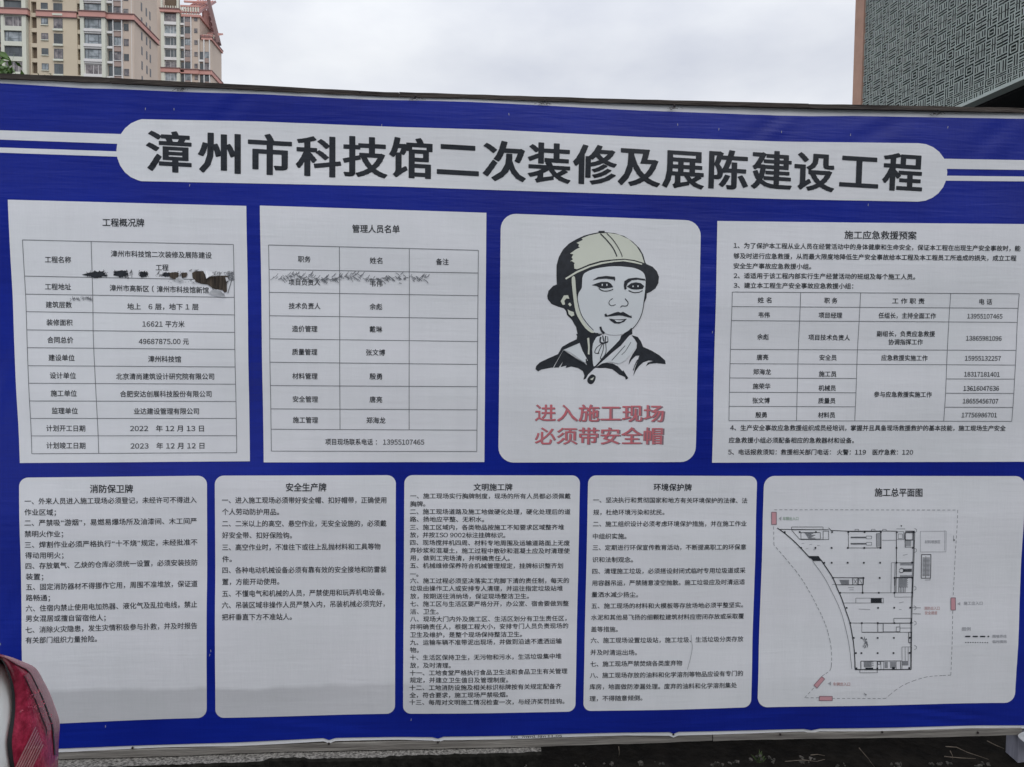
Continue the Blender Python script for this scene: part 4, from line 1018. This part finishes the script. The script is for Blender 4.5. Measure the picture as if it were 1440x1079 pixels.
rx = Ink(); text(rx, '消防出入口', C(735,601), C(803,601), 5.2); text(rx, '安全通道', C(738,621), C(792,621), 5.2); text(rx, '车辆出入口', C(337,925), C(410,925), 5.4); rx.build('rose_lettering', M['rose_ink'], pe, .0028)
gt, gl = Ink(), Ink()
for q in ([(73,184),(94,184),(94,237),(73,237)], [(852,556),(872,556),(872,609),(852,609)], [(288,892),(301,903),(268,942),(254,930)], [(278,978),(334,978),(334,997),(278,997)]):
    g1 = Ink(); g1.poly([C.w(*p) for p in q]); g1.build('gate_mark', M['pink_ink'], pe, .0027); gl.line([C.w(*p) for p in q], .0022, True)
gl.build('gate_outline', M['red_shade'], pe, .0032)

# --- tiny print-shop line on the lower hem
k = Ink(); text(k, 'NX_7mm1 Nm 11.05', (719, 1035), (790, 1033.6), 4.2, .01); k.build('hem_lettering', M['ink'], banner, .0014)

# ---- damage: tears and scuffs -----------------------------------------------------
C = Crop(100, 360, 5.76)
def ragged(cx, cy, rx, ry, n=26, j=.35):
    o = []
    for i in range(n):
        a = 2*math.pi*i/n; r = 1+random.uniform(-j, j)
        o.append((cx+rx*r*math.cos(a), cy+ry*r*math.sin(a)))
    return o
tk = Ink(); tp = Ink()
def wisps(ink, x0, x1, y, n, ly_, w):
    for i in range(n):
        x = random.uniform(x0, x1); a = random.choice((-1, 1)); l = random.uniform(.3, 1)*ly_
        yy = y+random.gauss(0, 5)
        ink.line([C.w(x, yy), C.w(x+random.uniform(-5, 9), yy+a*l*.6), C.w(x+random.uniform(-3, 14), yy+a*l)], w*random.uniform(.5, 1))
for cx, cy, rx_, ry_ in ((215,152,92,30),(425,150,80,32),(596,152,38,27),(780,155,42,22)):
    for q in range(3): tk.poly([C.w(*p) for p in ragged(cx+random.uniform(-.3,.3)*rx_, cy+random.uniform(-.2,.2)*ry_, rx_*.62, ry_*.75)])
tk.poly([C.w(*p) for p in [(92,155),(150,138),(200,132),(200,170),(150,165)]])
wisps(tk, 130, 300, 148, 46, 30, .0012); wisps(tk, 350, 505, 146, 44, 34, .0012); wisps(tk, 550, 630, 150, 24, 26, .0012); wisps(tk, 690, 950, 150, 60, 22, .0011); wisps(tk, 960, 1100, 125, 22, 18, .001); wisps(tk, 1120, 1320, 150, 36, 24, .0011)
tk.build('dark_tear', M['ink'], pa, .0034)  # holes drawn as flat ragged black patches
for q in ([(800,140),(850,132),(878,140),(872,180),(840,192),(808,178)], [(895,140),(945,136),(940,172),(905,182)],
          [(985,140),(1010,126),(1082,124),(1100,160),(1108,185),(1128,170),(1200,162),(1280,162),(1282,200),(1266,222),(1268,290),(1250,300),(1232,278),(1190,278),(1150,262),(1110,232),(1060,226),(1020,212),(990,180)]):
    tp.poly([C.w(*p) for p in q])
tp.build('exposed_plywood', M['ply'], pa, .0042)
# curled flaps of torn vinyl
def flap(pts, lift):
    bm = bmesh.new(); vs = []
    for i, (x, y, l) in enumerate(pts):
        p = C.w(x, y); vs.append(bm.verts.new((p[0], warp(*p)-.0045-l*lift, p[1])))
    bm.faces.new(vs); bmesh.ops.triangulate(bm, faces=bm.faces[:])
    o = bmobj('torn_flap', bm, M['white'], pa); md = o.modifiers.new('t', 'SOLIDIFY'); md.thickness = .0008
flap([(1075,122,0),(1100,118,.3),(1150,132,.5),(1168,160,1),(1128,172,.6),(1112,190,1),(1098,158,.4)], .012)
flap([(1118,305,0),(1150,280,.4),(1200,276,.8),(1228,282,1),(1255,308,1),(1262,330,.4),(1200,325,.1),(1150,318,0)], .014)
flap([(988,198,.2),(1012,196,.8),(1014,212,1),(990,212,.3)], .008)
flap([(1264,180,1),(1278,178,.6),(1284,200,.2),(1270,212,.6)], .012)
flap([(858,182,.6),(880,178,.9),(930,196,.6),(900,212,.2),(866,205,.2)], .007)
gk = Ink()
for q in ([(1285,170),(1318,132),(1308,190),(1276,305)],): gk.line([C.w(*p) for p in q], .0022)
wisps(gk, 1270, 1322, 165, 22, 40, .0016); wisps(gk, 0, 175, 345, 60, 16, .0016); wisps(gk, 780, 1010, 205, 20, 12, .001)
C = Crop(360, 280, 2.838)
for i in range(150):
    x = random.uniform(58, 680); y = 314+8*math.sin(x*.03)+random.gauss(0, 5)
    if 340 < x < 348 or (590 < x < 610): continue
    l = random.uniform(6, 20); sg = random.choice((-1, 1, 1))
    gk.line([C.w(x, y), C.w(x+l*.6, y+l*.35*sg), C.w(x+l, y+l*.9*sg)], random.uniform(.0009, .0022))
for i in range(60):
    x = random.uniform(100, 330) if i % 2 else random.uniform(440, 600); y = 320+random.gauss(0, 4); gk.line([C.w(x, y), C.w(x+random.uniform(5,16), y+random.uniform(-3,3))], random.uniform(.001, .002))
C = Crop(815, 660, 3.085)
gk.line([C.w(*p) for p in SP([(479,712),(481,740),(484,765),(478,800),(462,860)],3,False)], .0011)
C = Crop(1060, 660, 3.082); 
for i in range(7): gk.line([C.w(470+i, 962+i), C.w(476+i, 972)], .0012)
gk.build('scuff', M['grey_ink'], board, .0045)
# small white nicks in the blue ink
k = Ink()
for x, y in ((205.5,154.5),(245.5,155),(537.5,178.3),(952,177),(1010,183.5),(1098,187),(1195,191),(1331.5,180.5),(296,921),(297,915),(578.5,1012),(1001,468),(3,905),(268,262),(1220.5,289),(149,1021.5),(715,163)):
    k.line([xz(x, y-2.2), xz(x+random.uniform(-.6,.6), y+1)], .0016)
k.build('nick', M['faint_ink'], banner, .0016)

# ---- rails, posts, nails ------------------------------------------------------------
def beam(name, top, bot, x0, x1, y0, y1, mat, jit=.0008, step=24, parent=board):
    bm = bmesh.new(); rings = []
    xs = list(range(int(x0), int(x1), step))+[x1]
    for x in xs:
        a = xz(x, interp(top, x)); b = xz(x, interp(bot, x)); j = lambda: random.uniform(-jit, jit)
        rings.append([bm.verts.new(v) for v in ((b[0], y0+j(), b[1]+j()), (a[0], y0+j(), a[1]+j()), (a[0], y1, a[1]+j()), (b[0], y1, b[1]))])
    for p, q in zip(rings, rings[1:]):
        for i in range(4): bm.faces.new((p[i], p[(i+1) % 4], q[(i+1) % 4], q[i]))
    bm.faces.new(rings[0]); bm.faces.new(rings[-1])
    return bmobj(name, bm, mat, parent)
# the top rail is nailed up from several battens butted end to end
sx_ = [-170, 158, 562, 1135, 1478]
for i, (a, b) in enumerate(zip(sx_, sx_[1:])):
    dy = (0, .8, -.5, .6)[i]
    beam('top_rail', [(x, y+dy*.5) for x, y in RT_], [(x, y+dy*.3) for x, y in RB_], a+.6, b-.6, -.0125-i*.0007, .02, M['wood_dark'])
LT_ = [(-170, 1064), (85, 1057.6), (240, 1053), (400, 1047), (560, 1043), (720, 1039.5), (880, 1034.8), (1060, 1031.4), (1300, 1026.8), (1436, 1023.6)]
LB_ = [(-170, 1074), (85, 1067), (240, 1062.5), (400, 1056.5), (560, 1053.5), (720, 1050), (880, 1045.5), (1000, 1041), (1060, 1039.2), (1300, 1035.8), (1436, 1032.6)]
beam('bottom_rail', [(x, y-.4) for x, y in LT_], LB_, -170, 1001, -.004, .035, M['wood_grey'])
beam('bottom_rail', [(x, y-.4) for x, y in LT_], LB_, 1002, 1436, -.006, .035, M['wood_grey'])
for x, y in ((463,1044),(616,1042),(946,1031),(1096,1031.2),(1239,1028),(1373,1028.6),(188,1050),(508,133.6),(585,139.4),(765,145.6),(945,152.6),(1312,158.6)):
    bm = bmesh.new(); c = P(x, y); r = .004
    bmesh.ops.create_uvsphere(bm, u_segments=8, v_segments=5, radius=r, matrix=Matrix.Translation((c.x, -.026 if y < 200 else -.008, c.z)))
    bmobj('nail', bm, M['nail'], board, True)
# frayed threads where the sheet is pinched under the rail
k = Ink()
for cx, cy in ((583,140.6),(765,147.8),(945,153.4),(258,127),(1312,160.8)):
    for i in range(16): 
        x = cx+random.gauss(0, 5); k.line([xz(x, cy+random.gauss(0,1)), xz(x+random.uniform(-7,7), cy+random.uniform(-2,3))], .0010)
k.build('frayed_thread', M['nail'], banner, .0045)
# plywood backing and back studs
a, b = xz(XL_+6, 118), xz(XR_-6, 1030)
part_boxes('backing', board, M['ply'], [(a[0], b[0], .0045, .0185, b[1]+.02, a[1]-.01)])
q0 = xz(1432.5, 1040)
part_boxes('post', board, M['galv'], [(q0[0], q0[0]+.07, .0, .058, -.02, xz(1436, 1034)[1]), (q0[0]+.001, q0[0]+.069, .036, .057, xz(1436, 1034)[1]+.001, 2.34)])
part_boxes('post', board, M['galv'], [(a[0]+.02, a[0]+.09, .036, .10, -.02, 2.40)])
# folded hem hanging at the lower right corner
bm = bmesh.new()
ft_ = [(1424,1031.5,0),(1432,1024,.012),(1440,1019,.02),(1456,1018,.03),(1460,1043,.03),(1446,1045,.025),(1438,1043,.02),(1432,1038,.012)]
vs = []
for x, y, l in ft_:
    p = xz(x, y); vs.append(bm.verts.new((p[0], -.012-l, p[1])))
cc = xz(1442, 1033); c0 = bm.verts.new((cc[0], -.038, cc[1]))
for i in range(len(vs)): bm.faces.new((vs[i], vs[(i+1) % len(vs)], c0))
o = bmobj('folded_hem', bm, M['white'], board, True); md = o.modifiers.new('s', 'SUBSURF'); md.levels = md.render_levels = 2

# ------------------------------------------------------------------ ledge, bank and litter below the board
def zz(px, py, Y): return P(px, py, Y).z
def ledge():
    # rough concrete ledge: pale top strip, face darkened by moss and by shade put into its colour
    top = [(-170, 1076), (85, 1067.5), (240, 1063), (400, 1057), (560, 1054.2), (720, 1050.6), (760, 1049)]
    bm = bmesh.new(); rings = []
    for i in range(-170, 761, 6):
        p = xz(i, interp(top, i)); z = p[1]; x = p[0]
        w = .048 if i < 380 else .03
        w += random.uniform(-.003, .003)
        if 430 < i < 545: w = .04
        rings.append([bm.verts.new(v) for v in ((x, .004, z-.003), (x, -w, z-.003+random.uniform(-.0015, .0015)), (x, -w-.004, z-.012), (x, -w+.004, z-.14), (x, .004, z-.14))])
    for p, q in zip(rings, rings[1:]):
        for k_ in range(5): bm.faces.new((p[k_], p[(k_+1) % 5], q[(k_+1) % 5], q[k_]))
    bm.faces.new(rings[0]); bm.faces.new(rings[-1])
    me_o = bmobj('concrete_ledge', bm, M['granite'])
    me_o.data.materials.append(M['moss_shade'])
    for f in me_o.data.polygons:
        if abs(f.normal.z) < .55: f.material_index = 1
    tag(me_o, 'rough speckled concrete ledge under the left half of the board', 'ledge')
ledge()
def bank():
    bm = bmesh.new(); n = 60; rows = [(-.30, 0.0), (-.26, .10), (-.22, .19), (-.12, .225), (.02, .235), (.25, .26), (.6, .28), (1.6, .3), (3.5, .2), (6, 0.0)]
    vs = []
    for i in range(n+1):
        x = lerp(-4.5, 6.0, i/n); vs.append([bm.verts.new((x, y+random.uniform(-.01, .01), max(0, z-.06+random.uniform(-.014, .014)*(z > 0))) ) for y, z in rows])
    for a, b in zip(vs, vs[1:]):
        for i in range(len(rows)-1): bm.faces.new((a[i], b[i], b[i+1], a[i+1]))
    tag(bmobj('soil_bank', bm, M['soil'], None, True), kind='structure')
bank()
def litter():
    # pale crumbs of rubble and dead stems lying on the bank
    spots = [(1005,1072),(1020,1071),(1035,1069),(1060,1067),(1075,1064),(1085,1067),(1128,1064),(1130,1069),(1138,1066),(1258,1075),(1262,1072),(900,1071),(860,1073),(820,1075),(930,1070),(740,1077),(1310,1072),(1325,1071),(1375,1074),(1385,1073),(1180,1074)]
    bm = bmesh.new()
    for x, y in spots:
        for q in range(4):
            c = P(x+random.gauss(0, 6), y+random.gauss(0, 1.6)+2, -.06); r = random.uniform(.002, .0065)
            g_ = bmesh.ops.create_icosphere(bm, subdivisions=1, radius=r, matrix=Matrix.Translation(c))
            for v in g_['verts']: v.co += Vector([random.uniform(-.4, .4)*r for _ in range(3)])
    tag(bmobj('rubble_crumbs', bm, M['debris']), kind='stuff')
    tw = [([(1330,1050),(1345,1051),(1360,1058),(1375,1063),(1390,1068)], 'thin dry stem arching on the bank left of the post'), ([(1388,1042),(1400,1048),(1412,1053)], 'short dry stem leaning against the right post'),
          ([(1208,1052),(1220,1066),(1232,1082)], 'straight dark twig leaning under the board right of centre'), ([(1328,1064),(1350,1066),(1372,1067)], 'thin level stem lying low on the bank near the post'),
          ([(1336,1056),(1339,1062),(1340,1068)], 'tiny upright stub of stem on the bank near the post'), ([(1104,1071),(1130,1069),(1148,1071),(1160,1068)], 'pale forked stem lying on the bank under the plan panel'),
          ([(1140,1062),(1150,1061),(1160,1063)], 'very short pale stem end above the forked stem'), ([(870,1050),(871,1058),(869,1070)], 'hanging root below the middle of the board')]
    for pts, lab in tw:
        bm = bmesh.new(); q = [P(x, y, -.08+.01*random.random()) for x, y in pts]; tube(bm, q, .0016, 5, .0007)
        tag(bmobj('dry_twig', bm, M['twig'], None, True), lab, 'twig')
    # weeds
    c = P(1067, 1062, -.04); t = empty('weed', (c.x, c.y, c.z-.03)); tag(t, 'small dark green weed growing under the board below the site plan', 'weed')
    bm = bmesh.new()
    for i in range(16):
        a = random.uniform(-1.2, 1.2); l = random.uniform(.02, .045); b0 = Vector((c.x+random.uniform(-.008, .008), c.y, c.z-.025))
        tip = b0+Vector((math.sin(a)*l, random.uniform(-.01, .01), math.cos(a)*l)); s_ = Vector((math.cos(a), 0, -math.sin(a)))*.004; mdl = (b0+tip)/2
        bm.faces.new([bm.verts.new(v) for v in (b0, mdl+s_, tip, mdl-s_)])
    bmobj('leaves', bm, M['grass'], t)
litter()

# ------------------------------------------------------------------ white car, rear corner at the lower left
def car():
    XF = -.80                                  # flank plane
    XC = XF-.89
    t = empty('parked_car', (XC, -3.1, 0)); tag(t, 'white parked car whose red tail lamp shows at the lower left corner', 'car')
    # stations along the car: y, half width, sill z, shoulder z, deck/roof z, roof half width
    S = [(-.885,.55,.42,.80,.86,.46),(-.89,.66,.36,.88,.94,.52),(-.915,.79,.31,.95,.99,.60),(-.95,.855,.28,.98,1.03,.66),(-.985,.887,.26,1.0,1.05,.68),(-1.03,.893,.25,1.035,1.08,.69),(-1.10,.893,.25,1.045,1.10,.70),(-1.2,.89,.24,1.05,1.13,.68),(-1.4,.89,.24,1.04,1.20,.66),(-1.75,.89,.24,1.01,1.38,.62),(-2.15,.89,.24,.985,1.47,.59),
         (-2.8,.89,.24,.97,1.50,.60),(-3.4,.89,.24,.96,1.44,.60),(-3.9,.885,.24,.94,1.12,.66),(-4.2,.875,.24,.92,1.0,.66),(-4.7,.84,.25,.84,.90,.6),(-5.05,.76,.28,.70,.78,.5),(-5.18,.62,.34,.60,.66,.4)]
    bm = bmesh.new(); rings = []
    for y, hw, zs, zh, zt, rw in S:
        half = [(0, zs-.02), (hw*.8, zs-.02), (hw*.955, zs), (hw*.985, lerp(zs, zh, .2)), (hw, lerp(zs, zh, .5)), (hw*.999, lerp(zs, zh, .8)), (hw*.996, lerp(zs, zh, .93)), (hw*.975, zh), (lerp(hw*.94, rw, .12), zh+(zt-zh)*.12), (lerp(hw*.94, rw, .92), zh+(zt-zh)*.88), (rw*.8, zt-.005), (0, zt+.015)]
        ring = [bm.verts.new((XC+x, y, z)) for x, z in half]+[bm.verts.new((XC-x, y, z)) for x, z in reversed(half[1:-1])]
        rings.append(ring)
    n = len(rings[0])
    for a, b in zip(rings, rings[1:]):
        for i in range(n): bm.faces.new((a[i], a[(i+1) % n], b[(i+1) % n], b[i]))
    bm.faces.new(rings[0]); bm.faces.new(rings[-1])
    o = bmobj('body', bm, M['car_paint'], t, True); md = o.modifiers.new('s', 'SUBSURF'); md.levels = md.render_levels = 2
    # side windows and screens, set 6 mm proud of the body
    def pane(name, pts, mat):
        bm = bmesh.new(); bm.faces.new([bm.verts.new(p) for p in pts]); o = bmobj(name, bm, M[mat], t); md = o.modifiers.new('s', 'SOLIDIFY'); md.thickness = .006
    for sg in (1, -1):
        pane('side_window', [(XC+sg*.868,-1.75,1.01),(XC+sg*.872,-2.55,1.0),(XC+sg*.64,-2.55,1.455),(XC+sg*.65,-2.05,1.43),(XC+sg*.72,-1.8,1.30)], 'car_glass')
        pane('side_window', [(XC+sg*.872,-2.62,1.0),(XC+sg*.868,-3.7,.985),(XC+sg*.70,-3.42,1.36),(XC+sg*.645,-3.2,1.44),(XC+sg*.64,-2.62,1.455)], 'car_glass')
    pane('rear_window', [(XC-.60,-1.33,1.135),(XC+.60,-1.33,1.135),(XC+.54,-1.85,1.43),(XC-.54,-1.85,1.43)], 'car_glass')
    pane('windscreen', [(XC-.6,-3.95,1.13),(XC+.6,-3.95,1.13),(XC+.55,-3.45,1.445),(XC-.55,-3.45,1.445)], 'car_glass')
    for y in (-1.75, -4.35):
        for sg in (1, -1):
            bm = bmesh.new(); mt = Matrix.Translation((XC+sg*.80, y, .32)) @ Matrix.Rotation(rad(90), 4, 'Y')
            bmesh.ops.create_cone(bm, segments=36, radius1=.32, radius2=.32, depth=.21, cap_ends=True, matrix=mt)
            w = bmobj('wheel', bm, M['rubber'], t)
            bm = bmesh.new()
            for k_ in range(5):
                a = k_*2*math.pi/5; bar(bm, (XC+sg*.91, y, .32), (XC+sg*.912, y+.2*math.cos(a), .32+.2*math.sin(a)), .02, .05)
            bmesh.ops.create_cone(bm, segments=24, radius1=.05, radius2=.05, depth=.03, cap_ends=True, matrix=Matrix.Translation((XC+sg*.912, y, .32)) @ Matrix.Rotation(rad(90), 4, 'Y'))
            link_rim = bmobj('rim', bm, M['rim'], w)
    # tail lamps: outlined in the flank plane from the photo, wrapping round the corner
    XO = XF+.0
    front = [(-14,921),(2,928),(10,944),(15.5,962),(18,985),(17,1005),(14,1025),(11.5,1042),(12.5,1058),(15.5,1079),(20,1105),(30,1140),(46,1170)]
    rear = [(-12,917.5),(12,923),(32,930.5),(50,939.5),(61,957),(71,977),(80.5,1003),(84,1016),(83.5,1035),(82.5,1052),(81.5,1079),(80,1110),(76,1150)]
    def lamp_grid(f0, f1, nu, bulge, lift, curl):
        bm = bmesh.new(); g_ = []
        for a, b in zip(SP(front, 3, False), SP(rear, 3, False)):
            row = []
            for k_ in range(nu+1):
                u = lerp(f0, f1, k_/nu); p = PX(lerp(a[0], b[0], u), lerp(a[1], b[1], u), XO)
                x = XO+lift+bulge*math.sin(math.pi*min(1, u*.9))-curl*max(0, u-.72)**2
                # keep the point on its sight line when it bulges
                q = PX(lerp(a[0], b[0], u), lerp(a[1], b[1], u), x); row.append(bm.verts.new(q))
            g_.append(row)
        for p, q in zip(g_, g_[1:]):
            for i in range(nu): bm.faces.new((p[i], p[i+1], q[i+1], q[i]))
        return bm, g_
    bm, g_ = lamp_grid(0, 1, 14, .016, .004, .25)
    # wrap around the back of the car
    last = [r_[-1] for r_ in g_]; prev = last
    for dx, dy in ((.02, .004), (.05, .006), (.09, .002), (.15, -.008), (.26, -.03)):
        cur = [bm.verts.new((v.co.x-dx, v.co.y+dy, v.co.z)) for v in last]
        for i in range(len(cur)-1): bm.faces.new((prev[i], cur[i], cur[i+1], prev[i+1]))
        prev = cur
    lamp = bmobj('tail_lamp', bm, M['lens'], t, True)
    md = lamp.modifiers.new('s', 'SOLIDIFY'); md.thickness = .004; md.offset = -1
    # smoky outer rim of the lens
    def patch(name, fu0, fu1, mat, lift, v0=0, v1=1):
        """strip of the lamp between fractions fu0(v)..fu1(v) across"""
        bm = bmesh.new(); A, B = SP(front, 3, False), SP(rear, 3, False); n_ = len(A); g2 = []
        for i in range(int(v0*(n_-1)), int(v1*(n_-1))+1):
            v = i/(n_-1); row = []
            for k_ in range(5):
                u = lerp(fu0(v), fu1(v), k_/4); a, b = A[i], B[i]
                x = XO+lift+.016*math.sin(math.pi*min(1, u*.9))-.25*max(0, u-.72)**2
                row.append(bm.verts.new(PX(lerp(a[0], b[0], u), lerp(a[1], b[1], u), x)))
            g2.append(row)
        for p, q in zip(g2, g2[1:]):
            for i in range(4): bm.faces.new((p[i], p[i+1], q[i+1], q[i]))
        return bmobj(name, bm, M[mat], lamp, True)
    rim = lambda v: min(.97, .40+1.55*v if v < .22 else .741+.33*(v-.22))
    patch('lens_rim', rim, lambda v: .985, 'lens_edge', .0062, 0, .8)
    patch('lens_seam', lambda v: rim(v)-.012, lambda v: rim(v)+.012, 'rubber', .0070, 0, .8)
    patch('lens_crease', lambda v: .50+.62*(v-.24), lambda v: .518+.62*(v-.24), 'rubber', .0070, .26, .66)
    patch('lens_facet', lambda v: .53+.62*(v-.24), lambda v: min(.93, rim(v)-.03), 'lens_edge', .0060, .27, .62)
    patch('lamp_gasket', lambda v: -.02, lambda v: .085-.02*v, 'rubber', .0062)
    # ribbed reverse-light insert, and glints painted on as bright red flakes
    def quad(name, pts, mat, lift):
        k_ = bmesh.new(); k_.faces.new([k_.verts.new(PX(x, y, XO+lift)) for x, y in pts]); return bmobj(name, k_, M[mat], lamp)
    A0, A1 = Vector((50, 1022)), Vector((57, 1050))
    for i in range(7):
        f = i/7; a = A0+Vector((i*1.7, i*4.0)); d = Vector((-29, 58)); e_ = a+d
        w = Vector((2.4, 1.2))
        quad('reflector_rib', [tuple(a), tuple(a+Vector((1.3, 1.0))), tuple(e_+Vector((2.0, 1.4))), tuple(e_)], 'rib', .0245)
    gl_ = []
    for cx, cy, n_ in ((48,972,9),(54,970,7),(44,978,4),(48,995,9),(53,993,5),(61,989,5),(66,1020,5),(41,955,5),(60,1005,4),(30,1000,4),(70,1006,4)):
        for q in range(n_):
            x, y = cx+random.gauss(0, 3.2), cy+random.gauss(0, 2.0); w_, h_ = random.uniform(.5, 1.9), random.uniform(.4, 1.1)
            gl_.append([(x-w_, y+h_*.3), (x, y-h_), (x+w_, y-h_*.2), (x+w_*.2, y+h_)])
    for p in gl_:
        quad('lamp_glint', p, 'red_glint', .0242)
    # mirrored lamp on the far corner (simple)
    o2 = bpy.data.objects.new('tail_lamp', lamp.data.copy()); col.objects.link(o2); o2.parent = t
    for v in o2.data.vertices: v.co.x = 2*XC-v.co.x
    o2.data.flip_normals(); o2.location = lamp.location.copy()
    part_boxes('bumper_seam', t, M['rubber'], [(XC-.6, XC+.6, -.905, -.895, .60, .61)])
    part_boxes('number_plate_recess', t, M['car_paint'], [(XC-.26, XC+.26, -.898, -.886, .66, .80)])
car()
def sky_blocker():  # added unseen wall: blocks low sky light so the board's foot darkens
    t = empty('added_sky_blocker', (0, -7.6, 0)); tag(t, 'added tall dark green screen, unseen behind the camera, blocking low sky light', 'light_blocker')
    for i in range(16):
        x = -16+i*2.0; part_boxes('blocker_panel', t, M['blocker'], [(x, x+1.96, -7.62, -7.58, .1, 4.6)])
        part_boxes('post', t, M['galv'], [(x-.05, x+.05, -7.57, -7.5, 0, 4.65)])
sky_blocker()
bpy.data.objects.remove(_fo); bpy.data.curves.remove(_fc)
